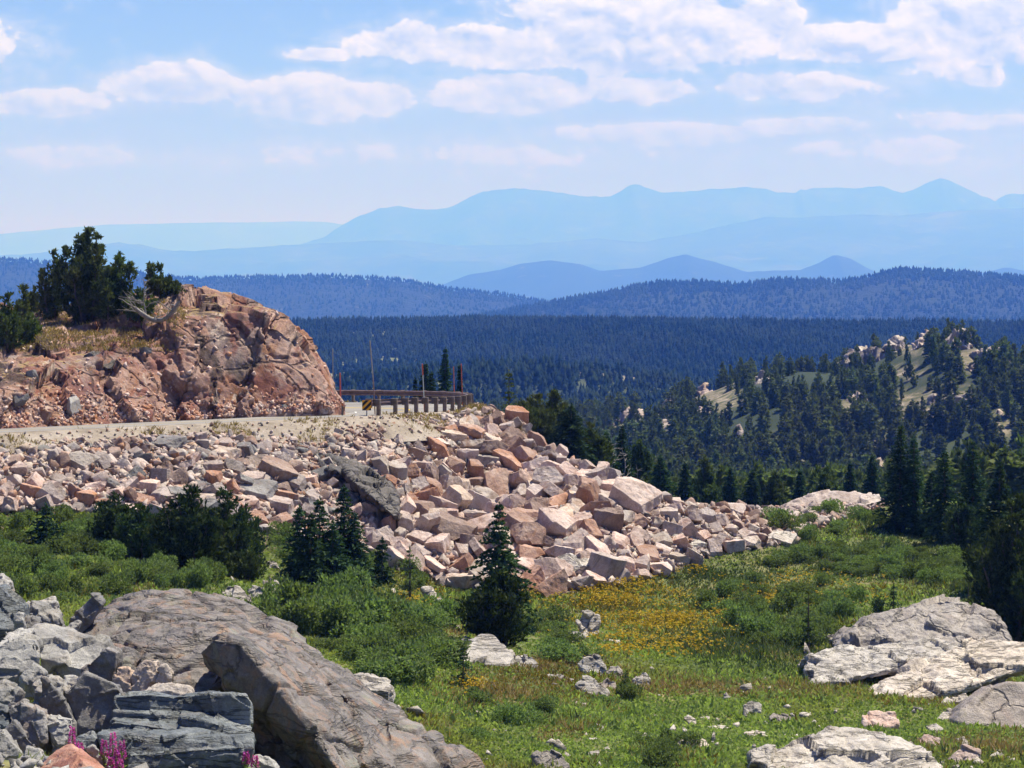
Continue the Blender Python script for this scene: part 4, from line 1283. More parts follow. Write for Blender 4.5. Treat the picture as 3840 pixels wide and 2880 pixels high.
def build_left_rocks():
    G = 'broken rocks of the near slope'
    def R_(name, poly, mat, label, seed, d, depth, lean=.5, **k):
        k.setdefault('passes', 0); k.setdefault('rough', .03)
        return outline_rock(name, poly, mat, label, seed, d=d, depth=depth, lean=lean, group=G, **k)
    # blue grey slate block with bright ledges: stacked leaves
    # stepped slate: several overlapping leaves fused into one block
    def p(x, y, d): u, v = z8(x, y); return W(u, v, d)
    def leaf(lip, dl, back, db, foot, df):
        pts = [p(x, y, dl) for x, y in lip] + [p(x, y, db) for x, y in back] + [p(x, y, df) for x, y in foot]
        pts += [p(x, y + 60, dl + 1.6) for x, y in (lip[0], lip[-1])]
        pts += [(a, b, c - .5) for a, b, c in [p(x, y, db) for x, y in back]]
        return pts
    leaves = [
        leaf([(962, 1018), (1200, 1008), (1700, 1006), (2040, 1014), (2090, 1072)], 43.7, [(1000, 1006), (1200, 1000), (1700, 998), (2030, 1006)], 44.4, [(940, 1240), (1500, 1260), (2085, 1300)], 43.6),
        leaf([(938, 1150), (1200, 1160), (1485, 1190)], 43.45, [(950, 1128), (1200, 1130), (1480, 1140)], 43.7, [(935, 1250), (1490, 1260)], 43.4),
        leaf([(930, 1225), (1000, 1240), (1400, 1275), (1745, 1318)], 42.9, [(945, 1205), (1200, 1205), (1490, 1222), (1700, 1285)], 43.5, [(850, 1330), (1000, 1360), (1700, 1400)], 42.85),
        leaf([(1490, 1195), (1690, 1222), (1880, 1283), (2098, 1330)], 43.0, [(1500, 1140), (1690, 1155), (1890, 1222), (2100, 1276)], 43.6, [(1560, 1330), (1800, 1380), (2092, 1420)], 42.95),
        leaf([(800, 1335), (990, 1345), (1190, 1378), (1600, 1422), (1830, 1372), (2092, 1352)], 42.2, [(835, 1275), (1000, 1275), (1200, 1310), (1600, 1372), (1780, 1338), (2085, 1325)], 42.9, [(850, 1500), (1040, 1640), (2010, 1640), (2090, 1450)], 42.0),
        leaf([(1060, 1500), (1500, 1475), (2000, 1440)], 41.9, [(1060, 1470), (1500, 1440), (2000, 1410)], 42.2, [(1045, 1660), (2005, 1660)], 41.8),
    ]
    me = remeshed(hull_mesh(leaves), .018)
    sculpt(me, 15, facet=.05, fsize=.55, tilt=1.2, rough=.06, rscale=1.8, passes=0)
    place_mesh('slate_block', me, M['slate'], 'big blue grey layered block with bright ledges in front of the huge outcrop', 'rock', G)
    R_('boulder', P8((530, 990), (700, 830), (760, 850), (970, 920), (1000, 990), (950, 1080), (930, 1210), (830, 1290), (700, 1300), (600, 1180)), 'dark_stone',
       'dark grey boulder with a white chipped top left of the layered block', 21, 43.6, 1.0, .35)
    R_('boulder', P8((350, 870), (375, 870), (480, 980), (610, 1195), (360, 1170), (342, 990)), 'dark_stone', 'pointed dark wedge of rock standing between larger stones', 22, 43.4, .5, .2)
    R_('boulder', P8((270, 920), (400, 865), (470, 870), (525, 920), (480, 990), (280, 990)), 'pale_stone', 'cream stone behind the pointed dark wedge', 23, 44.4, .6)
    R_('boulder', P8((490, 940), (540, 860), (690, 870), (690, 960), (560, 1000)), 'pale_stone', 'pale stone behind the white chipped boulder', 24, 44.6, .6)
    R_('rock_slab', P8((280, 510), (460, 450), (640, 480), (860, 570), (870, 660), (860, 790), (690, 790), (500, 720), (330, 700), (315, 590)), 'pale_stone',
       'flat topped pale slab with a deep shaded front left of the outcrop', 25, 47.4, 1.7, .75, extra=[W(*z8(300, 470), 49.2), W(*z8(640, 470), 49.2)])
    R_('boulder', P8((680, 800), (760, 720), (880, 620), (970, 660), (940, 900), (700, 900)), 'dark_stone', 'dark block propping the right end of the flat topped slab', 26, 47.0, .8, .2)
    R_('boulder', P8((-60, 640), (60, 560), (200, 530), (300, 540), (315, 690), (250, 790), (60, 870), (-60, 850)), 'pale_stone', 'rounded grey white boulder at the left edge below thin pale slabs', 27, 46.2, 1.3, .6)
    R_('boulder', P8((170, 850), (290, 740), (370, 820), (350, 870), (200, 890)), 'pale_stone', 'low whitish stone in front of the rounded grey white boulder', 28, 45.6, .6)
    R_('rock_slab', P8((20, 540), (40, 500), (150, 465), (275, 460), (280, 500), (120, 560)), 'pale_stone', 'thin pale slab above the rounded boulder at the left edge', 29, 47.6, .8, .7)
    R_('rock_slab', P8((-20, 600), (0, 560), (60, 545), (120, 560), (100, 600)), 'pale_stone', 'small pale flake at the left edge under the thin pale slab', 30, 47.0, .5, .7)
    R_('boulder', P8((-60, 120), (0, 100), (60, 180), (190, 270), (150, 330), (160, 420), (100, 460), (-60, 470)), 'slate', 'blue black boulder at the left edge with a pale sloping flank', 31, 49.5, 1.6, .5)
    R_('boulder', P8((-60, 60), (0, 10), (75, 80), (70, 125), (-60, 120)), 'pale_stone', 'topmost grey white rock at the left edge', 32, 51.5, .8)
    R_('rock_slab', P8((160, 300), (190, 235), (290, 230), (400, 260), (500, 325), (470, 380), (400, 395), (270, 340)), 'pale_stone', 'ribbed pale slab tilted on the shrubs side of the slope', 33, 50.5, 1.0, .75, strata=.05, sdir=(.7, .2, .6), sper=.12)
    R_('rock_slab', P8((320, 225), (460, 185), (465, 240), (400, 255)), 'pale_stone', 'small pale slab behind the ribbed one', 34, 51.5, .5, .7)
    R_('boulder', P8((170, 400), (200, 360), (320, 370), (330, 410), (280, 450), (190, 450)), 'dark_stone', 'brown black slab end below the ribbed pale slab', 35, 49.6, .6)
    R_('boulder', P8((105, 370), (150, 320), (195, 330), (190, 380), (130, 400)), 'pale_stone', 'small white stone against the blue black boulder', 36, 49.0, .3)
    R_('rock_slab', P8((580, 370), (760, 195), (800, 190), (850, 235), (820, 300), (680, 370), (600, 390)), 'dark_stone', 'dark tilted slab leaning on the left end of the huge outcrop', 37, 51.5, .7, .4)
    R_('boulder', P8((290, 460), (310, 420), (380, 415), (410, 450), (350, 490)), 'dark_stone', 'small grey stone behind the flat topped slab', 38, 49.2, .5)
    R_('boulder', P8((520, 455), (640, 395), (670, 405), (590, 460)), 'pale_stone', 'small cream slab beside the flank of the huge outcrop', 39, 49.8, .5, .7)
    R_('boulder', P8((60, 1130), (170, 1060), (350, 1160), (375, 1230), (370, 1330), (330, 1430), (230, 1400), (90, 1260)), 'dark_stone', 'purplish brown block in the middle of the lower left stones', 40, 42.6, .9, .35)
    R_('rock_slab', P8((60, 1280), (110, 1215), (290, 1430), (260, 1470), (170, 1440), (20, 1330)), 'dark_stone', 'long dark slab sliding down in front of the purplish block', 41, 41.9, .5, .4)
    R_('rock_slab', P8((40, 1120), (170, 960), (200, 985), (80, 1140)), 'dark_stone', 'narrow grey slab leaning above the purplish block', 42, 43.2, .4, .5)
    R_('boulder', P8((-40, 900), (20, 890), (175, 970), (90, 1060), (30, 1070), (-40, 1050)), 'pale_stone', 'pale grey boulder at the left edge beside the narrow leaning slab', 43, 43.9, .8)
    R_('boulder', P8((-40, 1080), (40, 1100), (90, 1180), (60, 1270), (-40, 1290)), 'slate', 'blue grey block at the left edge of the lower stones', 44, 42.7, .7)
    R_('boulder', P8((-40, 1300), (30, 1320), (170, 1480), (170, 1520), (60, 1510), (-40, 1460)), 'pale_stone', 'bluish white slab at the left edge near the bottom', 45, 41.4, .7)
    R_('boulder', P8((185, 1500), (210, 1440), (320, 1450), (375, 1520), (340, 1560), (200, 1550)), 'pale_stone', 'white stone left of the red boulder', 46, 41.0, .5)
    R_('rock_slab', P8((360, 1180), (600, 1200), (610, 1240), (590, 1310), (530, 1420), (480, 1420), (380, 1270)), 'pale_stone', 'striped pale stone below the pointed dark wedge', 47, 42.6, .6, .6, strata=.04, sdir=(.3, -.3, .9), sper=.1)
    R_('boulder', P8((620, 1360), (760, 1320), (800, 1400), (760, 1480), (650, 1440)), 'slate', 'grey stone behind the magenta flowers left of the layered block', 48, 42.3, .5)
    # the red boulder has a lit right face and a shaded left one
    hulls = [[W(*z8(x, y), d) for (x, y, d) in [(560, 1415, 40.6), (600, 1420, 40.6), (640, 1450, 40.4), (900, 1640, 39.8), (720, 1720, 39.4), (690, 1560, 39.7), (640, 1480, 40.1), (430, 1500, 40.4), (280, 1620, 40.2), (250, 1720, 40.0), (640, 1760, 39.2), (500, 1600, 42), (900, 1720, 41.5)]]]
    me = remeshed(hull_mesh(hulls), .02)
    sculpt(me, 50, facet=.06, fsize=.4, rough=.03, rscale=2.0, passes=1)
    place_mesh('boulder', me, M['red_stone'], 'red brown peaked boulder with a pinkish right face at the bottom edge', 'rock', G)
    R_('rock_slab', P8((720, 1450), (770, 1425), (895, 1580), (860, 1585)), 'pale_stone', 'white splinter of rock right of the red boulder', 51, 40.6, .25, .5)
    R_('boulder', P8((2020, 1590), (2060, 1530), (2200, 1520), (2300, 1580), (2320, 1660), (2020, 1660)), 'pale_stone', 'pinkish stone under the right corner of the layered block', 52, 42.4, .6)
    R_('boulder', P8((1090, 860), (1200, 725), (1290, 730), (1310, 840), (1180, 1000), (1100, 1000)), 'talus_tan', 'brown split stone tucked under the left brow of the outcrop', 53, 46.0, .6, .4)
    R_('boulder', P8((1290, 900), (1320, 780), (1380, 755), (1420, 830), (1400, 910), (1340, 960)), 'talus_tan', 'upright brown stone tucked beside the split one', 54, 46.0, .5, .3)
    R_('boulder', P8((1200, 990), (1260, 940), (1400, 920), (1560, 940), (1640, 1020), (1500, 1040), (1200, 1020)), 'talus_tan', 'low brown rubble block behind the layered block', 55, 45.4, .5, .5)
    R_('boulder', P8((940, 900), (970, 790), (1060, 775), (1100, 850), (1070, 980), (980, 980)), 'talus_tan', 'greenish brown stone left of the brown split one', 56, 46.0, .5, .4)
    # rubble bed between them
    rng = np.random.default_rng(12)
    us = rng.uniform(-60, 300, 2500); vs = rng.uniform(600, 790, 2500)
    ok = (us < np.interp(vs, [600, 660, 700, 770], [60, 130, 170, 230])) 
    H = hits(us[ok], vs[ok], 30, 60)
    H = H[~np.isnan(H[:, 0])]
    sz = np.exp(rng.normal(-2.3, .55, len(H))).clip(.04, .4)
    V, Q = low_rocks(H + np.array([0, 0, .05]), sz, 31)
    o = link('slope_rubble', mesh_np('slope_rubble', V, Q), M['pale_stone'])
    tag(o, kind='stuff')

def build_meadow_rocks():
    G = 'pale rocks in the meadow'
    def R_(poly, label, seed, mat='white_rock', name='boulder', **k):
        k.setdefault('lean', .92)
        return outline_rock(name, poly, mat, label, seed, group=G, **k)
    # right-hand dome
    big = dict(voxel=.05, rough=.22, rscale=.9, facet=.25, fsize=1.1, strata=.14, sdir=(-.40, -.25, .85), sper=.34, passes=1)
    R_(P7((1390, 520), (1430, 470), (1500, 400), (1640, 340), (1750, 302), (1860, 284), (1960, 310), (2070, 352), (2115, 425), (2150, 500), (1950, 590), (1600, 570)),
       'broad grey domed rock at the right with dry grass in its cracks', 61, 'dome_grey', 'rock_outcrop', depth=5.0, lean=.7, **big)
    R_(P7((1220, 560), (1300, 533), (1420, 505), (1700, 470), (1900, 490), (1960, 530), (1660, 590), (1450, 625), (1250, 688), (1240, 620)),
       'layered whitish apron of rock in front of the grey dome', 62, 'white_rock', 'rock_outcrop', depth=3.5, lean=.9, **big)
    R_(P7((1540, 742), (1650, 650), (1720, 600), (1850, 565), (2000, 500), (2100, 485), (2280, 485), (2280, 590), (2050, 610), (1950, 660), (1780, 735)),
       'long whitish tongue of rock running to the right edge', 63, 'white_rock', 'rock_outcrop', depth=3.5, lean=.85, **big)
    R_(P7((1905, 850), (1950, 780), (2040, 695), (2150, 668), (2260, 680), (2300, 760), (2290, 880), (2000, 885)),
       'rounded lavender grey boulder at the right edge of the meadow', 64, 'dome_grey', depth=2.4, lean=.6, facet=.06, rough=.12)
    R_(P7((1990, 695), (2095, 650), (2107, 668), (2020, 725), (1995, 722)), 'thin grey slab resting against the rounded lavender boulder', 65, 'dome_grey', 'rock_slab')
    R_(P7((1488, 820), (1530, 806), (1640, 804), (1646, 860), (1560, 886), (1490, 872)), 'pinkish squared boulder above the big pale bottom rock', 66, 'talus_pale')
    R_(P7((980, 990), (1150, 950), (1300, 890), (1470, 865), (1570, 908), (1700, 950), (1800, 1010), (1850, 1070), (1400, 1100), (1020, 1080)),
       'large pale cracked rock hump at the bottom edge right of centre', 67, 'white_rock', 'rock_outcrop', depth=3.0, lean=.8, **big)
    R_(P7((595, 968), (690, 928), (740, 922), (800, 948), (780, 968), (690, 972)), 'low white rock in the grass left of the big bottom hump', 68)
    R_(P7((0, 1000), (60, 965), (110, 985), (160, 1040), (150, 1075), (30, 1060)), 'grey lichen rock at the bottom edge near the centre', 69, 'dome_grey')
    R_(P7((945, 775), (985, 753), (1028, 765), (1025, 815), (990, 835), (955, 825)), 'upright whitish stone in the lower meadow', 70)
    R_(P7((1065, 830), (1090, 808), (1150, 812), (1170, 850), (1080, 860)), 'grey low stones right of the upright whitish stone', 71, 'dome_grey')
    R_(P7((676, 826), (710, 820), (740, 845), (738, 862), (700, 855)), 'small white stone half hidden in lower meadow grass', 72)
    R_(P7((750, 828), (790, 822), (800, 838), (765, 842)), 'tiny white stone right of the half hidden one', 73)
    R_(P7((780, 870), (850, 864), (885, 875), (830, 885)), 'flat white stone below the tiny white one', 74)
    R_(P7((945, 895), (990, 885), (1060, 900), (1065, 920), (960, 915)), 'low pale stone above the bottom hump', 75)
    R_(P7((1728, 915), (1780, 905), (1840, 915), (1838, 960), (1750, 975)), 'pink stained stone on the right shoulder of the bottom hump', 76, 'talus_pale')
    R_(P7((1768, 868), (1800, 852), (1852, 880), (1850, 900), (1800, 898)), 'greyish white slab in grass left of the rounded lavender boulder', 77)
    R_(P7((1812, 835), (1850, 797), (1890, 800), (1890, 838), (1840, 845)), 'pale stone beside the foot of the rounded lavender boulder', 78)
    R_(P7((1830, 785), (1870, 735), (1950, 718), (1960, 740), (1890, 770)), 'low grey white rock below the end of the long tongue', 79)
    R_(P7((1860, 1010), (1940, 960), (2010, 980), (2000, 1030), (1900, 1040)), 'pinkish rubble stone at the lower right', 80, 'talus_pale')
    R_(P7((2060, 1000), (2110, 985), (2150, 1005), (2140, 1030), (2070, 1030)), 'small grey stone near the bottom right corner', 81)
    R_(P7((1900, 925), (1935, 915), (1950, 935), (1915, 945)), 'tiny whitish stone in the grass near the right edge', 82)
    R_(P7((240, 865), (275, 855), (318, 868), (312, 890), (250, 885)), 'pale lumpy stone in the lower left meadow', 83)
    R_(P7((250, 925), (285, 918), (290, 935), (260, 940)), 'tiny white stone below the pale lumpy one', 84)
    R_(P7((318, 965), (340, 958), (346, 975), (322, 978)), 'small cream stone low in the meadow', 85)
    # centre
    R_(P6((760, 1190), (800, 1140), (850, 1100), (950, 1072), (1030, 1078), (1090, 1130), (1145, 1190), (1130, 1250), (950, 1265), (800, 1230)), 'whitish rock mound under the dark bushy pine', 101, 'white_rock', 'rock_outcrop', depth=2.2, lean=.8)
    R_(P6((1120, 1220), (1170, 1188), (1260, 1200), (1305, 1250), (1285, 1275), (1180, 1270)), 'smaller white rock right of the mound under the pine', 102)
    R_(P6((1520, 1240), (1600, 1180), (1650, 1200), (1690, 1270), (1680, 1320), (1560, 1290)), 'peaked white boulder topping the central rock cluster', 103)
    R_(P6((1690, 1290), (1720, 1258), (1770, 1262), (1802, 1300), (1780, 1335), (1710, 1335)), 'rounded grey boulder at the right of the central cluster', 104, 'dome_grey')
    R_(P6((1510, 1370), (1530, 1320), (1600, 1315), (1660, 1360), (1705, 1410), (1690, 1450), (1600, 1430)), 'white stepped rock at the bottom of the central cluster', 105)
    R_(P6((1650, 1360), (1700, 1330), (1755, 1345), (1758, 1395), (1690, 1405)), 'grey round stone below the rounded boulder of the central cluster', 106, 'dome_grey')
    R_(P6((1330, 1310), (1360, 1298), (1420, 1310), (1510, 1345), (1480, 1360), (1400, 1345)), 'low dark ended stone left of the central cluster', 107, 'dome_grey')
    R_(P6((1455, 1470), (1500, 1460), (1590, 1485), (1580, 1505), (1500, 1495)), 'flat cream stones below the central cluster', 108)
    R_(P6((1855, 1340), (1915, 1288), (1950, 1310), (1975, 1375), (1940, 1395), (1870, 1390)), 'conical pale rock right of the tiny spruce by the cluster', 109)
    R_(P6((1450, 1080), (1490, 1048), (1560, 1055), (1590, 1085), (1520, 1108), (1460, 1105)), 'low cream boulder left of the jagged white rock', 110)
    R_(P6((1520, 1000), (1560, 930), (1610, 985), (1660, 960), (1662, 1010), (1620, 1085), (1560, 1060)), 'jagged white rock in front of the yellow flowers', 111)
    R_(P6((1665, 1110), (1700, 1098), (1780, 1108), (1770, 1120), (1700, 1122)), 'thin white stone among the yellow flowers', 112)
    R_(P6((605, 800), (640, 795), (700, 840), (760, 870), (778, 915), (740, 915), (670, 870)), 'long white rock sloping below the slender pines', 113)
    R_(P6((875, 800), (915, 796), (920, 812), (880, 812)), 'tiny white stone left of the tall spruce', 114)
    R_(P6((760, 985), (800, 968), (850, 985), (840, 998), (780, 998)), 'low grey stone at the edge of the big willow thicket', 115, 'dome_grey')
    R_(P6((190, 1310), (280, 1298), (380, 1340), (430, 1385), (410, 1410), (300, 1400), (240, 1360)), 'white rock emerging behind the shoulder of the huge outcrop', 116, d=66, depth=1.5)
    R_(P6((430, 1485), (460, 1488), (500, 1530), (440, 1515)), 'white slab tip behind the flank of the huge outcrop', 117, d=62, depth=.6)
    R_(P6((2150, 1570), (2180, 1550), (2212, 1560), (2212, 1580)), 'small white stone in the grass below the conical rock', 118)
    # white rocks behind the outcrop
    R_(P5((965, 150), (985, 112), (1040, 112), (1085, 150), (1088, 180), (1000, 182)), 'bright white boulder just behind the crest of the huge outcrop', 121)
    R_(P5((1078, 130), (1110, 108), (1150, 120), (1150, 160), (1100, 172)), 'bright white boulder between two others behind the outcrop', 122)
    R_(P5((1150, 90), (1180, 70), (1215, 95), (1220, 140), (1170, 150)), 'taller white boulder beside the spruce clump', 123)
    R_(P5((1165, 10), (1195, 0), (1215, 25), (1225, 50), (1180, 50)), 'small white boulder in the gap left of the spruce clump', 124)

def build_knoll_rocks():
    G = 'pale outcrops on the wooded knoll'
    for i, (u0, u1, v0, v1, lab) in enumerate([
            (843, 882, 340, 356, 'long pale ledge on the left slope of the knoll summit'), (886, 912, 336, 352, 'pale boulder pile among the summit trees of the knoll'),
            (914, 940, 330, 346, 'pale rock cap on the very top of the knoll'), (940, 972, 330, 350, 'pink grey cliff just right of the knoll top'),
            (968, 1016, 347, 372, 'large pink grey bare slope on the right of the knoll'), (1000, 1030, 358, 376, 'pink grey rock at the right edge of the knoll'),
            (616, 650, 405, 414, 'low pale ledge at the far left foot of the knoll'), (660, 680, 393, 403, 'pale tilted ledge higher up the left ridge of the knoll'),
            (698, 712, 380, 390, 'small pale block on the left ridge of the knoll'), (757, 772, 372, 384, 'pale face showing between trees left of the knoll middle'),
            (893, 912, 402, 408, 'small pale ledge in the middle right of the knoll'), (928, 942, 398, 412, 'pale stacked rocks in the right clearing of the knoll'),
            (952, 970, 396, 414, 'pale stepped rocks near the right clearing of the knoll'), (862, 880, 462, 470, 'pale ground ledge near the knoll foot'),
            (700, 718, 410, 416, 'flat pale rock in the left clearing of the knoll'), (978, 1004, 376, 388, 'broad pinkish slab below the bare slope on the right of the knoll'),
            (868, 888, 348, 362, 'grey pink rocks under the long ledge of the knoll summit'), (820, 838, 472, 479, 'pale stones in the grassy hollow at the knoll foot'), (790, 806, 404, 413, 'small pinkish rock halfway up the knoll'),
            (846, 862, 396, 404, 'pale rock between trees in the middle of the knoll'), (985, 1003, 408, 420, 'pale rock beside the right clearing of the knoll'), (740, 756, 428, 436, 'low pale rock on the left flank of the knoll'), (655, 668, 425, 431, 'tiny pale ledge near the left foot of the knoll')]):
        d = 560
        for dv in range(0, 60, 2):
            h = hit((u0 + u1) / 2, v1 + dv, 300, 700)
            if h and h[1] < 640:
                d = h[1]; break
        v0 += dv; v1 += dv
        uu = np.linspace(u0, u1, 7)
        rng = random.Random(i)
        poly = [(u, v0 + (v1 - v0) * (abs(k - 3) / 3) ** 1.6 * .7 + rng.uniform(0, .35) * (v1 - v0)) for k, u in enumerate(uu)] + [(u1 - 2, v1), ((u0 + u1) / 2, v1 + 1), (u0 + 2, v1)]
        outline_rock('rock_outcrop', poly, 'far_rock', lab, 140 + i, d=d, depth=7.0, lean=.75, voxel=.3, group=G, sink=4.0, facet=1.8, fsize=2.4, tilt=1.1, rough=.6, rscale=.6, strata=.45, sdir=(.3, .2, .9), sper=.9, passes=0)
# ------------------------------------------------------------------ trees and plants
def kites(P, D, L, Wd, rng, flat=.5, up=0.0):
    """one four-cornered leaf/spray per row: base P, direction D, length L, half-width Wd"""
    n = len(P)
    D = D / np.maximum(1e-9, np.linalg.norm(D, axis=1))[:, None]
    r = rng.normal(size=(n, 3)); r[:, 2] *= flat
    if up: r[:, 2] += up
    S = np.cross(D, r); S /= np.maximum(1e-9, np.linalg.norm(S, axis=1))[:, None]
    L = np.broadcast_to(L, n)[:, None]; Wd = np.broadcast_to(Wd, n)[:, None]
    V = np.stack([P, P + D * L * .45 + S * Wd, P + D * L, P + D * L * .45 - S * Wd], 1).reshape(-1, 3)
    Q = np.arange(4 * n).reshape(-1, 4)
    return V, Q

def tube_np(pts, rad, k=6):
    pts = np.asarray(pts, float); rad = np.asarray(rad, float)
    n = len(pts)
    T = np.gradient(pts, axis=0); T /= np.maximum(1e-9, np.linalg.norm(T, axis=1))[:, None]
    ref = np.where(np.abs(T[:, 2:3]) > .9, np.array([[1., 0, 0]]), np.array([[0, 0, 1.]]))
    A = np.cross(T, ref); A /= np.linalg.norm(A, axis=1)[:, None]
    B = np.cross(T, A)
    a = np.linspace(0, 2 * math.pi, k, endpoint=False)
    V = (pts[:, None] + (A[:, None] * np.cos(a)[None, :, None] + B[:, None] * np.sin(a)[None, :, None]) * rad[:, None, None]).reshape(-1, 3)
    Q = []
    for i in range(n - 1):
        for j in range(k):
            Q.append((i * k + j, i * k + (j + 1) % k, (i + 1) * k + (j + 1) % k, (i + 1) * k + j))
    return V, np.array(Q)

def joinVQ(parts):
    Vs, Qs, off = [], [], 0
    for v, q in parts:
        Vs.append(v); Qs.append(q + off); off += len(v)
    return np.concatenate(Vs), np.concatenate(Qs)

def spruce_np(h, w, seed, detail=1.0, taper=.85, droop=.25, gaps=.15, base=.03, spray=None):
    """a spire: whorls of drooping boughs, each a row of needle sprays. returns trunk (V,Q), crown (V,Q)"""
    rng = np.random.default_rng(seed)
    lean = rng.normal(0, .012, 2)
    nw = max(8, int(h / .16 * detail ** .5)) if detail >= .5 else max(7, int(11 + 8 * detail))
    P, D, L, Wd = [], [], [], []
    for i in range(nw):
        f = base + (1 - base) * (i + rng.uniform(-.3, .3)) / nw
        f = min(.99, max(base, f))
        z = f * h
        prof = (1 - f) ** taper * (1 - .35 * math.exp(-f / .07)) * (1 + .16 * math.sin(i * 1.9 + seed)) + .02
        nb = int(rng.integers(5, 9)) if detail >= .5 else int(rng.integers(3, 6))
        a0 = rng.uniform(0, 6.28)
        for b in range(nb):
            if rng.random() < gaps: continue
            a = a0 + 6.283 * b / nb + rng.normal(0, .25)
            ln = w / 2 * prof * rng.uniform(.65, 1.18)
            if ln < .03: ln = .03
            rise = (f - .35) * .9 + rng.normal(0, .1)
            o = np.array([math.cos(a), math.sin(a), 0])
            ns = max(2, int(ln / (.11 if detail >= 1 else .11 / max(.12, detail)))) + 1
            t = (np.arange(ns) + rng.uniform(.2, .9, ns)) / ns
            pts = o[None] * (t * ln)[:, None]
            pts[:, 2] = z + rise * t * ln * .6 - droop * ln * t * t
            sp = spray or .17
            for side in (-1, 0, 1):
                d = o[None] * (.9 if side == 0 else .75) + np.array([-o[1], o[0], 0])[None] * side * .85 + rng.normal(0, .28, (ns, 3))
                d[:, 2] += rise * .4 - .12
                P.append(pts + rng.normal(0, .02, (ns, 3))); D.append(d)
                L.append(sp * rng.uniform(.7, 1.3, ns) * (1.15 - .5 * t) * min(1.5, .5 + ln)); Wd.append(sp * .26 * rng.uniform(.7, 1.3, ns))
    # the leader
    n = 10
    P.append(np.stack([np.zeros(n), np.zeros(n), np.linspace(.93, 1.0, n) * h], 1)); D.append(rng.normal(0, .4, (n, 3)) + np.array([0, 0, 1])); L.append(np.full(n, .12 * (spray or .17) / .17)); Wd.append(np.full(n, .03 * (spray or .17) / .17))
    P = np.concatenate(P); D = np.concatenate(D); L = np.concatenate(L); Wd = np.concatenate(Wd)
    P[:, 0] += lean[0] * P[:, 2]; P[:, 1] += lean[1] * P[:, 2]
    V, Q = kites(P, D, L, Wd, rng, .8)
    tv, tq = tube_np([(lean[0] * z, lean[1] * z, z) for z in np.linspace(-.25, h * .97, 7)], np.linspace(h * .022 + .02, .012, 7), 6)
    return (tv, tq), (V, Q)

def pine_np(h, w, seed, leaders=7, detail=1.0, spray=.2, brw=.32, dense=1.0):
    """bushy timberline pine: several upswept leaders clothed in upturned needle brushes"""
    rng = np.random.default_rng(seed)
    P, D, L, Wd = [], [], [], []
    tubes = []
    for k in range(leaders):
        a = 6.283 * k / leaders + rng.uniform(-.5, .5)
        r = w / 2 * math.sqrt(rng.uniform(0.02, .72)) if k else 0
        hh = h * (1.0 if k == 0 else (1 - .50 * (2 * r / w) ** 2.0) * rng.uniform(.74, 1.0))
        bx, by = math.cos(a) * r * .25, math.sin(a) * r * .25
        tx, ty = math.cos(a) * r, math.sin(a) * r
        zz = np.linspace(-.2, hh, 8)
        f = (zz / hh).clip(0, 1)
        path = np.stack([bx + (tx - bx) * f ** .6, by + (ty - by) * f ** .6, zz], 1)
        path[1:-1, :2] += rng.normal(0, .03 * h * .3, (6, 2))
        tubes.append(tube_np(path, np.linspace(.018 * h + .02, .012, 8), 5))
        nb = int(hh / .105 * detail * dense) + 5
        for b in range(nb):
            f0 = rng.uniform(.03, 1.0) ** .85
            c = np.array([np.interp(f0, f, path[:, i]) for i in range(3)])
            az = rng.uniform(0, 6.28)
            br = w * (brw if leaders > 2 else .55) * (1 - f0) ** .6 * rng.uniform(.35, 1.15) + .08
            o = np.array([math.cos(az), math.sin(az), 0])
            ns = max(2, int(br / .07 * detail)) + 3
            t = rng.uniform(.15, 1, ns)
            pts = c[None] + o[None] * (br * t)[:, None]
            pts[:, 2] += br * t * t * .75
            pts += rng.normal(0, .05, (ns, 3))
            for q in range(3):
                d = o[None] * .55 + np.array([0, 0, .85])[None] + rng.normal(0, .5, (ns, 3))
                P.append(pts); D.append(d); L.append(spray * rng.uniform(.6, 1.3, ns)); Wd.append(spray * .2 * rng.uniform(.7, 1.3, ns))
        n = 14
        P.append(path[-1][None] + rng.normal(0, .03, (n, 3)) - np.array([0, 0, 1])[None] * rng.uniform(0, .35, (n, 1))); D.append(rng.normal(0, .3, (n, 3)) + np.array([0, 0, 1])); L.append(np.full(n, spray)); Wd.append(np.full(n, spray * .2))
    V, Q = kites(np.concatenate(P), np.concatenate(D), np.concatenate(L), np.concatenate(Wd), rng, .9)
    keep = V.reshape(-1, 4, 3)[:, :, 2].min(1) > -.15
    V = V.reshape(-1, 4, 3)[keep].reshape(-1, 3); Q = np.arange(len(V)).reshape(-1, 4)
    return joinVQ(tubes), (V, Q)

def tree_thing(name, loc, trunk, crown, mat, label, group=None, cat='tree', rz=0.0):
    root = empty(name, loc, rz)
    tag(root, label, cat, group)
    link('trunk', mesh_np('trunk', *trunk, smooth=True), M['bark'], root)
    link('crown', mesh_np('crown', *crown), M[mat], root)
    return root

def copy_tree(root, loc, rz, sc, label=None, group=None):
    r = root.copy(); COL.objects.link(r)
    r.location = loc; r.rotation_euler = (0, 0, rz); r.scale = sc
    if label: r['label'] = label
    if group: r['group'] = group
    for ch in KIDS[root.name]:
        c = ch.copy(); COL.objects.link(c); c.parent = r
    return r
KIDS = {}

def base_at(u, v, d=None):
    if d is not None:
        x, y, z = W(u, v, d)
        return (x, y, gz(x, y) if abs(x) < 75 and y < 189 else z)
    h = hit(u, v)
    return h

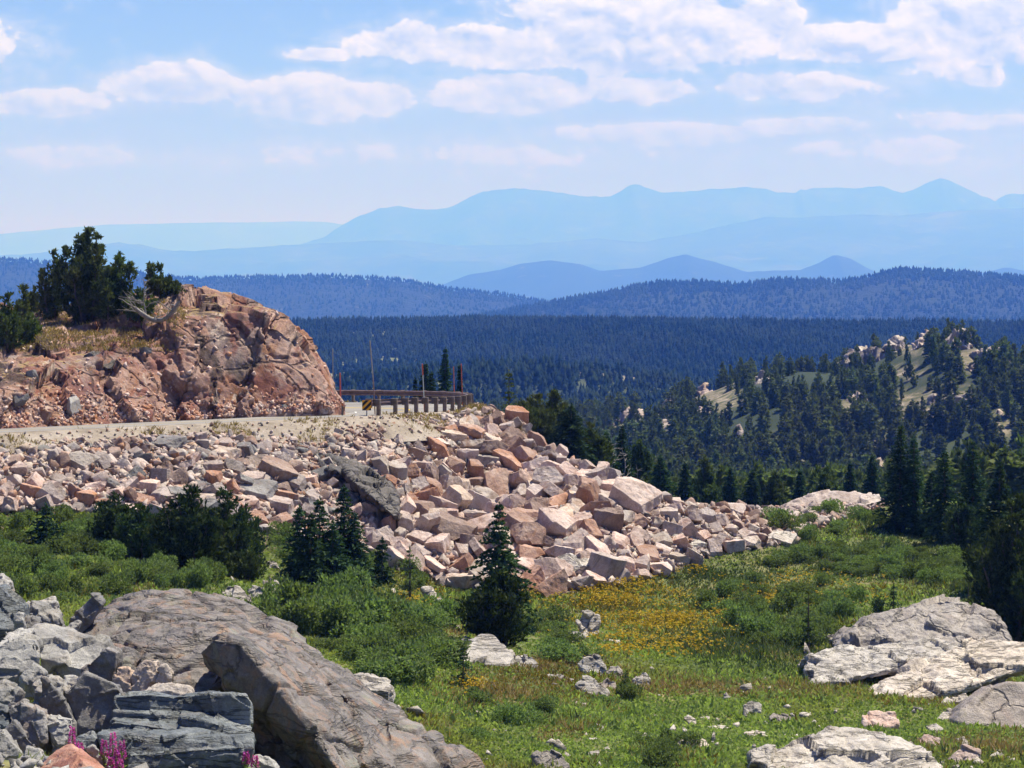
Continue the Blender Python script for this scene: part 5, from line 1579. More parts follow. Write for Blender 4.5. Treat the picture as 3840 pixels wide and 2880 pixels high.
def build_near_trees():
    # u, top row, base row, width px, kind, label, [depth]
    T = [
        (499, 502, 612, 56, 'spruce', 'tall dark spire of spruce in front of the talus, alone in the meadow middle', 90),
        (501, 572, 648, 62, 'pine', 'bushy dark green pine at the foot of the tall meadow spruce', 86),
        (345, 484, 585, 40, 'spruce', 'tallest spruce of the dense clump right of the round pines', None),
        (319, 497, 587, 40, 'spruce', 'middle spruce of the dense clump right of the round pines', None),
        (300, 505, 584, 36, 'spruce', 'left spruce of the dense clump right of the round pines', None),
        (310, 512, 588, 38, 'spruce', 'second spruce from the left in the dense clump right of the round pines', None),
        (354, 512, 588, 34, 'spruce', 'right edge spruce of the dense clump right of the round pines', None),
        (333, 520, 590, 40, 'spruce', 'short front spruce of the dense clump right of the round pines', None),
        (192, 488, 572, 62, 'pine', 'left half of the big round dark pine bush below the left talus', None),
        (226, 490, 576, 60, 'pine', 'right half of the big round dark pine bush below the left talus', None),
        (118, 494, 550, 40, 'pine', 'dark pine bush with a pointed top left of the big round pine', None),
        (140, 505, 560, 44, 'pine', 'yellowish green pine bush left of the big round pine', None),
        (247, 548, 582, 34, 'pine', 'low pine shrub at the right foot of the big round pine', None),
        (47, 503, 550, 36, 'spruce', 'small spruce alone near the left edge below the talus', None),
        (382, 538, 584, 25, 'spruce', 'small neat spruce between the dense clump and the tall spruce', None),
        (410, 547, 603, 20, 'thin', 'slender open pine right of the small neat spruce', None),
        (463, 648, 686, 25, 'spruce', 'tiny spruce in front of the whitish rock mound', None),
        (626, 670, 695, 15, 'spruce', 'tiny dark spruce between the central rock cluster and the conical rock', None),
        (808, 588, 652, 17, 'thin', 'lone scraggly thin pine left of the grey dome', None),
        (893, 583, 612, 12, 'spruce', 'small dark spruce behind the left shoulder of the grey dome', None),
        (879, 595, 615, 14, 'pine', 'low dark pine shrub behind the left shoulder of the grey dome', None),
        (968, 583, 612, 11, 'thin', 'thin sapling behind the top of the grey dome', None),
        (900, 424, 530, 36, 'spruce', 'tallest dark spruce at the right edge of the far meadow', None),
        (914, 436, 533, 28, 'spruce', 'spruce overlapping the right side of the tallest one', None),
        (945, 449, 543, 34, 'spruce', 'broad spruce right of the tallest pair', None),
        (973, 440, 548, 36, 'spruce', 'dark spruce third from the tallest towards the right edge', None),
        (964, 500, 553, 28, 'pine', 'short dark pine in front of the right hand spruces', None),
        (998, 462, 556, 42, 'spruce', 'bushy spruce near the right edge behind the dark pine', None),
        (1018, 497, 642, 70, 'pine', 'big dark pine cut by the right edge beside the grey dome', None),
        (998, 520, 592, 44, 'pine', 'olive green pine left of the big one at the right edge', None),
        (930, 470, 538, 26, 'spruce', 'small spruce between the tallest pair and the broad one', None),
        (1040, 452, 560, 44, 'spruce', 'spruce just outside the right edge of the meadow', None),
        (1072, 456, 556, 40, 'spruce', 'spruce further out beyond the right edge of the meadow', None),
        (1120, 470, 560, 44, 'spruce', 'outermost spruce beyond the right edge of the meadow', None),
        # behind the guardrail and behind the crest
        (443, 348, 399, 30, 'spruce', 'tallest spruce standing behind the far guardrail', 172),
        (424, 362, 398, 30, 'spruce', 'spruce left of the tallest one behind the far guardrail', 170),
        (432, 372, 399, 28, 'spruce', 'short spruce between two taller ones behind the far guardrail', 168),
        (462, 364, 400, 14, 'spruce', 'narrow spruce at the right end of the far guardrail', 170),
        (416, 378, 400, 16, 'spruce', 'small spruce at the left of the group behind the far guardrail', 175),
        (509, 370, 412, 20, 'thin', 'scraggly half bare conifer on the skyline right of the guardrail', 150),
        (535, 396, 452, 34, 'pine', 'dark bushy pine behind the talus crest', 142),
        (552, 392, 460, 34, 'pine', 'dark pine right of the bushy one behind the talus crest', 146),
        (522, 402, 440, 26, 'pine', 'brownish pine just behind the crest block', 140),
        (571, 404, 475, 42, 'spruce', 'tall dark spruce behind the right talus crest', 140),
        (590, 424, 478, 34, 'pine', 'rounded dark conifer right of the tall spruce behind the crest', 145),
        (608, 432, 490, 26, 'spruce', 'slim spruce behind the upper right flank of the talus', 150),
        (622, 425, 495, 24, 'spruce', 'slim dark spruce near the grey snags', 155),
        (640, 440, 500, 26, 'pine', 'dark pine between the grey snags', 160),
        (660, 455, 505, 30, 'spruce', 'spruce behind the largest boulder of the talus flank', 150),
        (684, 462, 510, 26, 'spruce', 'dark spruce behind the left part of the rubble ridge', 165),
        (704, 458, 510, 28, 'pine', 'bushy conifer behind the left part of the rubble ridge', 170),
        (730, 468, 512, 26, 'spruce', 'spruce behind the middle of the rubble ridge', 172),
        (752, 470, 515, 28, 'spruce', 'broad spruce behind the middle of the rubble ridge', 178),
        (776, 474, 514, 24, 'pine', 'rounded conifer behind the right part of the rubble ridge', 168),
        (800, 470, 512, 24, 'spruce', 'pointed spruce behind the right part of the rubble ridge', 176),
        (826, 468, 508, 28, 'pine', 'dark conifer behind the low pinkish rock hump', 180),
        (850, 462, 508, 26, 'spruce', 'dark spruce behind the low pinkish rock hump', 176),
        (872, 455, 510, 28, 'spruce', 'tall spruce behind the right end of the pinkish rock hump', 172),
    ]
    for i, (u, vt, vb, wpx, kind, lab, d) in enumerate(T):
        if d is None:
            h = hit(u, vb)
            if h is None: print('no ground for', lab); continue
            x, y, z = h
        else:
            x, y, _ = W(u, vb, d)
            z = gz(x, y)
        top = (HZ - vt) / F * y
        hh = max(.4, top - z)
        ww = wpx / F * y
        if hh > 12: print('tall', lab, hh)
        sp = .17 if y < 135 else .22
        sp = min(sp, hh * .09)
        if kind == 'spruce':
            tr, cr = spruce_np(hh, ww * 1.55, 700 + i, 1.35, droop=.3, spray=sp * 1.1, gaps=.08)
            mat, nm = 'spruce', 'spruce_tree'
        elif kind == 'thin':
            tr, cr = spruce_np(hh, ww * 1.1, 700 + i, .7, gaps=.5, taper=.5, spray=sp)
            mat, nm = 'pine', 'pine_tree'
        else:
            tr, cr = pine_np(hh, ww * 1.45, 700 + i, leaders=13 if ww > 1.2 else 7, spray=sp * 1.15, dense=1.35)
            mat, nm = ('dark_pine' if y < 125 else 'pine'), 'pine_tree'
        tree_thing(nm, (x, y, z - .05), tr, cr, mat, lab, 'conifers of the meadow and the crest')
    # on the bluff
    B = [(88, 229, 322, 74, 133.5, 'tallest many stemmed pine on top of the rock bluff', 11), (52, 252, 320, 34, 135.5, 'ragged left stem of the pine clump on the bluff', 4),
         (108, 268, 322, 36, 132.5, 'shorter pine at the right front of the bluff clump', 4), (118, 255, 316, 22, 134.5, 'slender pine right of the tallest on the bluff', 1),
         (129, 264, 316, 22, 135.0, 'second slender pine right of the tallest on the bluff', 1), (151, 265, 298, 18, 140.0, 'small pine behind the driftwood on the bluff', 2),
         (160, 267, 300, 20, 140.5, 'small two topped pine above the crest of the bluff', 2), (168, 280, 296, 44, 140.2, 'low creeping pine on the rounded crest of the bluff', 7),
         (8, 295, 352, 40, 124.5, 'dense dark pine at the left edge on the rim of the cut', 6), (22, 288, 330, 22, 128, 'small pointed pine at the left end of the grassy bench', 3),
         (33, 288, 322, 16, 131, 'tiny pine beside the small pointed one on the bench', 2), (30, 316, 344, 26, 125, 'low green pine shrub on the left rim of the cut', 5),
         (-6, 300, 340, 30, 128, 'pine partly cut off by the left edge of the picture', 5), (140, 290, 322, 36, 133.5, 'low dark pine skirt between the clump and the driftwood', 5)]
    for i, (u, vt, vb, wpx, d, lab, ld) in enumerate(B):
        x, y, z = W(u, vb, d)
        p, nrm = surf_hit(BLUFF_BVH, u, vb)
        if p is not None and p.y < 150:
            x, y, z = p.x, p.y + .3, p.z - .1
        hh = (HZ - vt) / F * y - z
        ww = wpx / F * y
        if ld == 1:
            tr, cr = pine_np(hh, ww, 900 + i, 2, spray=.22, dense=1.6)
        else:
            tr, cr = pine_np(hh, ww * 1.2, 900 + i, int(ld * 1.5), spray=.23, dense=1.1, brw=.2)
        tree_thing('pine_tree', (x, y, z), tr, cr, 'pine', lab, 'pines on the rock bluff')

def snag_np(h, seed, spread=.4, nb=9, bend=.1, r0=.05):
    rng = np.random.default_rng(seed)
    zz = np.linspace(0, 1, 9)
    path = np.stack([np.cumsum(rng.normal(0, bend, 9)) * h * .12, np.cumsum(rng.normal(0, bend, 9)) * h * .12, zz * h - .15], 1)
    parts = [tube_np(path, np.linspace(r0, .012, 9), 6)]
    for k in range(nb):
        f = rng.uniform(.2, .95)
        c = np.array([np.interp(f, zz, path[:, i]) for i in range(3)])
        a = rng.uniform(0, 6.28); ln = h * spread * rng.uniform(.3, 1) * (1.1 - f)
        t = np.linspace(0, 1, 6)
        b = c[None] + np.stack([math.cos(a) * ln * t, math.sin(a) * ln * t, ln * (rng.uniform(-.1, .7) * t + rng.uniform(-.4, .6) * t * t)], 1)
        b[1:] += rng.normal(0, ln * .05, (5, 3))
        parts.append(tube_np(b, np.linspace(r0 * .45, .007, 6), 4))
        for q in range(2):
            j = rng.integers(2, 5)
            e = b[j][None] + (rng.normal(0, .25, (1, 3)) + np.array([[math.cos(a), math.sin(a), .3]])) * ln * .4 * np.linspace(0, 1, 4)[:, None]
            parts.append(tube_np(e, np.linspace(r0 * .22, .006, 4), 4))
    return joinVQ(parts)

def build_snags():
    S = [(266, 513, 562, None, .15, 3, 'thin bent dead stem rising from the shrubs beside the spruce clump', .035, .45),
         (626, 446, 495, 150, .5, 12, 'grey bare forked snag behind the upper talus flank', .07, .2), (655, 452, 500, 165, .25, 6, 'leaning silver dead trunk behind the talus flank', .07, .35),
         (640, 462, 498, 158, .5, 12, 'short twiggy dead tree among the snags', .06, .25), (607, 432, 480, 148, .6, 12, 'bare grey dead tree near the slim spruce behind the crest', .06, .2)]
    for i, (u, vt, vb, d, spread, nb, lab, r0, bend) in enumerate(S):
        if d is None:
            x, y, z = hit(u, vb)
        else:
            x, y, _ = W(u, vb, d); z = gz(x, y)
        hh = (HZ - vt) / F * y - z
        V, Q = snag_np(hh, 40 + i, spread, nb, bend, r0)
        o = link('dead_snag', mesh_np('dead_snag', V, Q, smooth=True), M['deadwood'], None, (x, y, z))
        tag(o, lab, 'dead tree', 'bare dead trees')
    # driftwood on the bluff: a bleached upright skeleton and a fallen curled trunk
    p, _n = surf_hit(BLUFF_BVH, 146, 322)
    if p is None: p = Vector(W(142, 318, 131))
    V, Q = snag_np(2.5, 61, .6, 20, .16, .06)
    o = link('dead_snag', mesh_np('dead_snag', V, Q, smooth=True), M['deadwood'], None, tuple(p))
    tag(o, 'bleached twiggy dead pine standing on the bluff right of the pine clump', 'dead tree', 'bare dead trees')
    t = np.linspace(0, 1, 14)
    path = np.stack([-1.0 + 2.3 * t, -.3 + .2 * np.sin(t * 4), .45 - .75 * np.sin(t * 2.6) + .8 * t ** 3], 1)
    parts = [tube_np(path, .13 - .06 * np.abs(t - .4), 7)]
    rng = np.random.default_rng(8)
    for k in range(14):
        j = rng.integers(0, 13); a = rng.uniform(0, 6.28); e = rng.uniform(.3, 1.0)
        b = path[j][None] + np.linspace(0, 1, 5)[:, None] * np.array([[math.cos(a) * e, .3 * math.sin(a) * e, e * rng.uniform(.1, 1)]]) + rng.normal(0, .03, (5, 3))
        parts.append(tube_np(b, np.linspace(.045, .01, 5), 5))
    V, Q = joinVQ(parts)
    q, _n = surf_hit(BLUFF_BVH, 156, 322)
    q = q or Vector(W(156, 322, 129))
    o = link('fallen_trunk', mesh_np('fallen_trunk', V, Q, smooth=True), M['deadwood'], None, (q.x, q.y - .1, q.z + .25))
    tag(o, 'bleached curled fallen trunk on the rim of the bluff', 'fallen trunk')

# ------------------------------------------------------------------ forests
def tree_stamp(P, H, Wd, protos, seed):
    """many trees as one array pair; protos are (V,Q) of unit height and unit width"""
    rng = np.random.default_rng(seed)
    kind = rng.integers(0, len(protos), len(P))
    Vs, Qs, off = [], [], 0
    for k, (bv, bq) in enumerate(protos):
        ii = np.where(kind == k)[0]
        if not len(ii): continue
        a = rng.uniform(0, 6.28, len(ii)); ca, sa = np.cos(a), np.sin(a)
        x = bv[None, :, 0] * Wd[ii][:, None]; y = bv[None, :, 1] * Wd[ii][:, None]; z = bv[None, :, 2] * H[ii][:, None]
        v = np.stack([x * ca[:, None] - y * sa[:, None], x * sa[:, None] + y * ca[:, None], z], -1) + P[ii][:, None]
        q = bq[None] + (np.arange(len(ii)) * len(bv))[:, None, None] + off
        Vs.append(v.reshape(-1, 3)); Qs.append(q.reshape(-1, q.shape[-1])); off += len(ii) * len(bv)
    return np.concatenate(Vs).astype(np.float32), np.concatenate(Qs)

def cone_proto(seed, tiers, k, rag):
    """far conifer: stacked ragged skirts"""
    rng = np.random.default_rng(seed)
    V, T = [], []
    for t in range(tiers):
        z0 = t / tiers * .86; z1 = min(1.0, z0 + 1.5 / tiers * .86 + .1)
        r = .5 * (1 - z0) ** .75 * (.8 + .4 * rng.random())
        a0 = rng.uniform(0, 6.28)
        c = len(V); V.append((rng.normal(0, .03), rng.normal(0, .03), z1))
        for j in range(k):
            a = a0 + 6.283 * j / k
            rr = r * (1 + rag * rng.uniform(-1, 1))
            V.append((math.cos(a) * rr, math.sin(a) * rr, z0 + rng.uniform(-.03, .05)))
        for j in range(k):
            T.append((c, c + 1 + j, c + 1 + (j + 1) % k))
    return np.array(V), np.array(T)

def build_knoll_forest():
    nr = np.random.default_rng(77)
    protos = []
    for k in range(12):
        h = 7.0
        if k < 6:
            tr, cr = spruce_np(h, 3.4 + .3 * (k % 3), 1200 + k, .30, taper=.55 + .07 * (k % 3), gaps=.12, base=.04, spray=.85)
        else:
            tr, cr = pine_np(h, 3.8, 1200 + k, leaders=4, detail=.26, spray=.85, dense=.8)
        protos.append((tr, cr, h, 2.7 if k < 6 else 3.6))
    # candidates over the valley and the knoll
    P = []
    N = 9000
    y = nr.uniform(185, 760, N * 4)
    x = nr.uniform(-.235, .30, N * 4) * y
    u = 512 + x / y * F
    keep = np.where(y < 420, nr.random(len(y)) < .30 * (y / 300) ** .6, nr.random(len(y)) < .34)
    keep &= ~((u < 470) & (y < 330) & (nr.random(len(y)) < .3))
    x, y, u = x[keep], y[keep], u[keep]
    z = height_raw(x, y)
    v = HZ - z / y * F
    n = fbm(np.stack([x / 24, y / 34, np.zeros_like(x)], 1), 4, 21)
    ok = nr.random(len(x)) < np.clip(1.15 - 1.6 * sm(.20, .6, n), .25, 1)
    for (cu, cv, ru, rv) in CLEARINGS:
        inside = (((u - cu) / ru) ** 2 + ((v - cv) / rv) ** 2 < 1.0) & (y > 200)
        # the strip right in front of a clearing stays open as well, so that it shows
        front = (np.abs(u - cu) < ru * .7) & (v > cv) & (v < cv + 15) & (y > 360)
        ok &= ~(inside & (nr.random(len(x)) < .80))
        ok &= ~(front & (nr.random(len(x)) < .72))
    x, y, z, u, v = x[ok], y[ok], z[ok], u[ok], v[ok]
    H = nr.uniform(3.6, 8.2, len(x)) * np.where(y < 400, 1.05, .95) * (1 - .25 * sm(.0, .4, fbm(np.stack([x / 60, y / 60, np.ones_like(x)], 1), 3, 4)))
    H *= np.where((y > 540) & (u > 780), .78, 1.0)
    # which show: keep individuals for the nearest rows that rise into view
    vt = HZ - (z + H) / y * F
    crest = np.interp(u, [0, 340, 350, 468, 480, 523, 560, 616, 680, 760, 880, 905, 1024, 1100], [270, 400, 398, 398, 404, 420, 452, 473, 499, 505, 497, 470, 480, 480])
    px = H / y * F
    shown = (u > 335) & (u < 1030) & (vt < crest - 6)
    idx = np.where(shown)[0]
    vis = px[idx] * np.clip((crest[idx] - vt[idx]) / px[idx], 0, 1) - .004 * (y[idx] - 300)
    order = idx[np.argsort(-vis)][:225]
    ind = set(order.tolist())
    roots = []
    kinds = nr.integers(0, len(protos), len(x))
    lab_by = {}
    def label(i):
        kind = 'slim dark conifer' if kinds[i] < 6 else 'bushy dark pine'
        big = 'tall ' if H[i] > 7.0 else 'small '
        if u[i] < 480: w_ = 'in the woods beyond the curve of the road'
        elif y[i] < 330: w_ = 'in the hollow just behind the rubble ridge' if u[i] > 640 else 'in the hollow behind the talus crest'
        elif y[i] < 440: w_ = 'at the near foot of the wooded knoll' + (' on its left' if u[i] < 700 else ' in its middle' if u[i] < 860 else ' on its right')
        elif v[i] < 375: w_ = 'near the summit of the wooded knoll'
        elif u[i] < 720: w_ = 'on the left ridge of the wooded knoll'
        elif u[i] < 860: w_ = 'halfway up the wooded knoll'
        else: w_ = 'on the right slope of the wooded knoll'
        return big + kind + ' ' + w_
    for i in order:
        k = int(kinds[i])
        tr, cr, h, w = protos[k]
        s = H[i] / h
        loc = (x[i], y[i], z[i] - .1)
        if k not in lab_by:
            r = tree_thing('conifer_tree', loc, tr, cr, 'knoll_tree', label(i), 'conifers of the wooded knoll', rz=nr.uniform(0, 6.28))
            r.scale = (s, s, s)
            KIDS[r.name] = list(r.children)
            lab_by[k] = r
        else:
            copy_tree(lab_by[k], loc, nr.uniform(0, 6.28), (s * nr.uniform(.85, 1.15), s * nr.uniform(.85, 1.15), s), label(i))
    rest = np.array([i for i in range(len(x)) if i not in ind])
    pr = [(cr[0] / np.array([w, w, h]), cr[1]) for tr, cr, h, w in protos]
    # lighter prototypes for the mass
    far = rest[y[rest] > 150]
    V, Q = tree_stamp(np.stack([x[far], y[far], z[far] - .1], 1), H[far], H[far] * .42, pr, 6)
    o = link('conifer_forest', mesh_np('conifer_forest', V, Q), M['knoll_tree'])
    tag(o, kind='stuff')
    print('knoll trees', len(x), 'individual', len(order), 'faces', len(Q))

def build_far_forest():
    nr = np.random.default_rng(99)
    protos = [cone_proto(k, 4, 6, .35) for k in range(8)]
    y = np.sqrt(nr.uniform(740 ** 2, 2250 ** 2, 52000))
    x = nr.uniform(-.25, .25, len(y)) * y
    z = height_raw(x, y)
    n2 = fbm(np.stack([x / 160., y / 200., np.zeros_like(x)], 1), 5, 31)
    ok = nr.random(len(x)) > sm(.20, .42, n2) * .93
    x, y, z = x[ok], y[ok], z[ok]
    H = nr.uniform(3.0, 9.5, len(x)) * (1 + .3 * fbm(np.stack([x / 90, y / 90, np.zeros_like(x)], 1), 3, 6))
    V, Q = tree_stamp(np.stack([x, y, z - .2], 1), H, 1.2 + H * .36, protos, 16)
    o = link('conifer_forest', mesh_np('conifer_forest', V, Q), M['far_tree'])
    tag(o, kind='stuff')
    protos = [cone_proto(50 + k, 2, 5, .4) for k in range(6)]
    for key, cnt in (('B', 26000), ('C', 30000)):
        h = HILLS[key]
        U = nr.uniform(-60, 1084, cnt); T = -np.abs(nr.normal(0, .42, cnt)); T = np.where(nr.random(cnt) < .3, nr.uniform(-.05, .06, cnt), T).clip(-.95, .1)
        X, Y, Z = hill_heights(U.reshape(1, -1), T.reshape(1, -1), **h)
        X, Y, Z = X.ravel(), Y.ravel(), Z.ravel()
        n = fbm(np.stack([X / 300, Y / 300, np.zeros_like(X)], 1), 4, 3)
        ok = nr.random(len(X)) > sm(.3, .5, n) * .9
        X, Y, Z = X[ok], Y[ok], Z[ok]
        H = nr.uniform(4, 11, len(X))
        V, Q = tree_stamp(np.stack([X, Y, Z - 1.0], 1), H, H * .7, protos, 26)
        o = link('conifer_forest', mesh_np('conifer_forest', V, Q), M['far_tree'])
        tag(o, kind='stuff')

# ------------------------------------------------------------------ shrubs, herbs, flowers
def willow_np(w, h, seed, n=2300, leaf=.085):
    rng = np.random.default_rng(seed)
    lob = rng.uniform(-1, 1, (9, 3)) * np.array([.36, .36, 0]) * w; lob[:, 2] = rng.uniform(.35, .62, 9) * h
    lr = rng.uniform(.14, .27, 9) * w
    k = rng.integers(0, 9, n)
    d = rng.normal(size=(n, 3)); d /= np.linalg.norm(d, axis=1)[:, None]
    rad = rng.uniform(.55, 1.05, n) ** .5
    P = lob[k] + d * (lr[k] * rad)[:, None] * np.array([1, 1, .85 * h / w * 1.7])
    P[:, 2] = np.abs(P[:, 2]) * .98
    D = d * .5 + np.array([0, 0, .35]) + rng.normal(0, .6, (n, 3))
    return kites(P, D, leaf * rng.uniform(.8, 2.0, n), leaf * rng.uniform(.3, .55, n), rng, .8, 1.6)

def build_shrubs():
    protos = [willow_np(2.0, 1.1, 60 + k) for k in range(5)]
    meshes = []
    for k, (V, Q) in enumerate(protos):
        me = mesh_np('willow_bush', V, Q); me.materials.append(M['willow']); meshes.append(me)
    rng = random.Random(4)
    spots = []
    def area(poly, n, label, smin, smax, mind):
        p = np.array(poly, float); got = []
        tries = 0
        while len(got) < n and tries < 4000:
            tries += 1
            u = rng.uniform(p[:, 0].min(), p[:, 0].max()); v = rng.uniform(p[:, 1].min(), p[:, 1].max())
            if not in_poly(np.array([u]), np.array([v]), poly)[0]: continue
            h = hit(u, v, 60)
            if h is None or h[1] > 140: continue
            if any((h[0] - a) ** 2 + (h[1] - b) ** 2 < mind ** 2 for a, b in got): continue
            got.append((h[0], h[1])); spots.append((h, rng.uniform(smin, smax), label))
    area([(-40, 528), (40, 522), (110, 520), (180, 548), (214, 572), (205, 590), (150, 596), (60, 605), (-40, 600)], 70, 'leafy green willow bush in the thicket at the left below the talus', .45, .72, .75)
    area([(262, 620), (300, 604), (380, 604), (440, 622), (452, 650), (440, 672), (400, 684), (350, 672), (300, 640)], 34, 'grey green willow bush in the thicket right of the huge outcrop', .7, 1.1, .8)
    area([(520, 618), (560, 622), (590, 645), (600, 656), (560, 664), (530, 650)], 8, 'blue green willow bush right of the dark bushy pine', .5, .9, .7)
    area([(420, 602), (446, 640), (470, 650), (450, 660), (430, 640)], 0, '', .4, .6, .6)
    area([(770, 525), (800, 515), (850, 508), (885, 512), (880, 535), (830, 540), (790, 545)], 13, 'bright green willow bush in front of the pinkish rock hump', .5, .85, 1.0)
    area([(690, 596), (760, 578), (830, 585), (860, 605), (800, 650), (720, 640)], 34, 'dark green low willow in the band left of the grey dome', .45, .8, .8)
    area([(740, 560), (860, 545), (960, 560), (980, 590), (840, 575)], 40, 'low willow in the far green band of the meadow', .45, .75, .9)
    area([(640, 745), (720, 740), (760, 768), (640, 790)], 6, 'dark low bush at the bottom edge left of the pale hump', .4, .6, .7)
    area([(595, 700), (640, 695), (640, 725), (600, 725)], 2, 'dark shrub in the lower meadow below the central rocks', .4, .55, .5)
    area([(455, 700), (520, 690), (560, 720), (520, 750), (470, 740)], 5, 'low leafy shrub in the lower meadow right of the outcrop flank', .35, .55, .8)
    area([(270, 540), (292, 536), (290, 560), (268, 562)], 3, 'green willow bush behind the bent dead stem', .5, .8, .6)
    area([(365, 555), (480, 590), (470, 600), (360, 580)], 5, 'green shrub at the meadow edge below the talus', .4, .6, .9)
    for i, ((x, y, z), s, lab) in enumerate(spots):
        o = link('willow_bush', meshes[i % len(meshes)], None, None, (x, y, z - .12))
        o.scale = (s, s, s * rng.uniform(.75, 1.5)); o.rotation_euler = (0, 0, rng.uniform(0, 6.28))
        tag(o, lab, 'shrub', 'willow bushes of the meadow')

def zone_noise(H, s, seed):
    return fbm(H * np.array([1 / s, 1 / s, 0]), 4, seed)

def build_meadow():
    nr = np.random.default_rng(321)
    N = 245000
    u = nr.uniform(-200, 1290, N); v = 500 + 300 * nr.random(N) ** .95
    H = hits(u, v, 55, 140)
    ok = ~np.isnan(H[:, 0])
    H, u, v = H[ok], u[ok], v[ok]
    H[:, :2] += nr.normal(0, .12, (len(H), 2))
    H[:, 2] = gz(H[:, 0], H[:, 1])
    u, v = UV(H)
    tal = in_poly(u, v, TALUS_POLY)
    n1 = zone_noise(H, 6.0, 51); n2 = zone_noise(H, 2.2, 61); n3 = zone_noise(H, 11.0, 71)
    def blob(*es):
        b = np.zeros(len(H))
        for (cu, cv, ru, rv) in es:
            b = np.maximum(b, np.exp(-((u - cu) / ru) ** 2 - ((v - cv) / rv) ** 2))
        return b
    yel = blob((650, 640, 65, 14), (640, 622, 70, 10), (710, 618, 40, 7), (590, 595, 60, 14), (680, 575, 20, 4), (790, 583, 60, 8), (800, 604, 60, 6), (640, 600, 60, 8), (610, 650, 30, 6), (420, 600, 16, 8), (470, 690, 14, 7))
    rus = blob((660, 620, 90, 16), (620, 580, 60, 18), (760, 590, 110, 9), (560, 575, 40, 12), (440, 580, 60, 12), (540, 680, 60, 12), (600, 605, 60, 12))
    dry = blob((500, 690, 60, 22), (545, 665, 60, 10), (455, 640, 14, 14), (860, 660, 60, 10), (950, 690, 90, 14), (900, 640, 40, 8), (120, 590, 40, 8), (1000, 745, 60, 14), (700, 690, 120, 8), (560, 735, 30, 8))
    sed = blob((700, 575, 130, 14), (850, 560, 130, 20), (720, 590, 60, 12), (930, 545, 100, 20), (760, 640, 80, 26), (1000, 580, 70, 30))
    r = nr.random(len(H))
    kind = np.zeros(len(H), int)     # 0 herbs, 1 sedge, 2 dry, 3 russet
    kind[r < np.clip(sed * 1.25 + n1 * .35 - .05, 0, .95)] = 1
    r2 = nr.random(len(H))
    kind[r2 < np.clip(rus * .75 + n2 * .3 - .05, 0, .85)] = 3
    r3 = nr.random(len(H))
    kind[r3 < np.clip(dry * .9 + n2 * .35 - .08, 0, .8)] = 2
    keep = ~tal | (nr.random(len(H)) < .012)
    hgt = np.array([.20, .30, .24, .26])[kind] * (1 + .5 * n1) * nr.uniform(.6, 1.35, len(H))
    bunch = sm(-.2, .35, n2)
    hgt *= .65 + .6 * bunch
    for k, (mat, nm, wd, spread) in enumerate([('grass', 'meadow_grass', .034, .75), ('sedge', 'meadow_sedge', .026, .45), ('dry_grass', 'dry_grass', .018, .5), ('rust_grass', 'russet_grass', .022, .5)]):
        ii = np.where((kind == k) & keep)[0]
        if not len(ii): continue
        Ps, Ds, Ls, Ws = [], [], [], []
        for b in range(3):
            Ps.append(H[ii] + nr.normal(0, .07, (len(ii), 3)) * np.array([1, 1, 0]) - np.array([0, 0, .02]))
            d = nr.normal(0, spread * 1.5, (len(ii), 3)); d[:, 2] = np.abs(d[:, 2]) * .3 + .8
            Ds.append(d); Ls.append(hgt[ii] * nr.uniform(.6, 1.2, len(ii))); Ws.append(wd * nr.uniform(.6, 1.4, len(ii)) * (1.0 if k else nr.choice([.7, 1.0, 1.6], len(ii))))
        V, Q = kites(np.concatenate(Ps), np.concatenate(Ds), np.concatenate(Ls), np.concatenate(Ws), nr, .5, 1.3)
        o = link(nm, mesh_np(nm, V, Q), M[mat])
        tag(o, kind='stuff')
    # flowers: heads on top of the herbs
    fl = (nr.random(len(H)) < np.clip(yel * .95 * (0.35 + 1.3 * sm(-.15, .3, n2)) - .05 + .012, 0, .8)) & ~tal & (u > 380)
    ii = np.where(fl)[0]
    P = H[ii] + np.stack([nr.normal(0, .08, len(ii)), nr.normal(0, .08, len(ii)), hgt[ii] * .8 + .03], 1)
    Vs = []
    for b in range(3):
        d = nr.normal(0, 1, (len(ii), 3)); d[:, 2] = np.abs(d[:, 2]) * .6
        Vs.append(kites(P, d, np.full(len(ii), .085), np.full(len(ii), .03), nr, .5, 1.0))
    V, Q = joinVQ(Vs)
    o = link('yellow_wildflowers', mesh_np('yellow_wildflowers', V, Q), M['yellow'])
    tag(o, kind='stuff')
    # small stones in the turf
    ii = nr.choice(len(H), 3000, replace=False)
    w = (blob((700, 735, 160, 30), (760, 700, 80, 20), (900, 760, 120, 20), (560, 740, 60, 30), (480, 640, 40, 20), (960, 700, 60, 20)) * .5 + .04)
    ii = ii[(nr.random(len(ii)) < w[ii]) & ~tal[ii]]
    V, Q = low_rocks(H[ii] + np.array([0, 0, .05]), np.exp(nr.normal(-1.95, .5, len(ii))).clip(.05, .42), 41, .5)
    o = link('meadow_stones', mesh_np('meadow_stones', V, Q), M['white_rock'])
    tag(o, kind='stuff')
    # dry grass along the road shoulder and at the top of the talus
    Ps = []
    for off in np.linspace(-4.6, -.6, 34):
        r_ = road_row(off, 0)
        Ps.append(np.column_stack([r_[:, 0] + nr.normal(0, .35, len(r_)), r_[:, 1] + nr.normal(0, .35, len(r_))]))
    q = np.concatenate(Ps * 5)
    q = q[(q[:, 0] > -60) & (q[:, 1] > 84)]
    n = fbm(np.column_stack([q / 2.2, np.zeros(len(q))]), 3, 44)
    q = q[nr.random(len(q)) < sm(-.15, .4, n) * .7]
    # down the slope right of the rail
    uu = nr.uniform(470, 540, 5000); vv = nr.uniform(403, 440, 5000)
    G2 = hits(uu, vv, 100, 140); G2 = G2[~np.isnan(G2[:, 0])]
    q = np.concatenate([q, G2[:, :2]])
    z = gz(q[:, 0], q[:, 1])
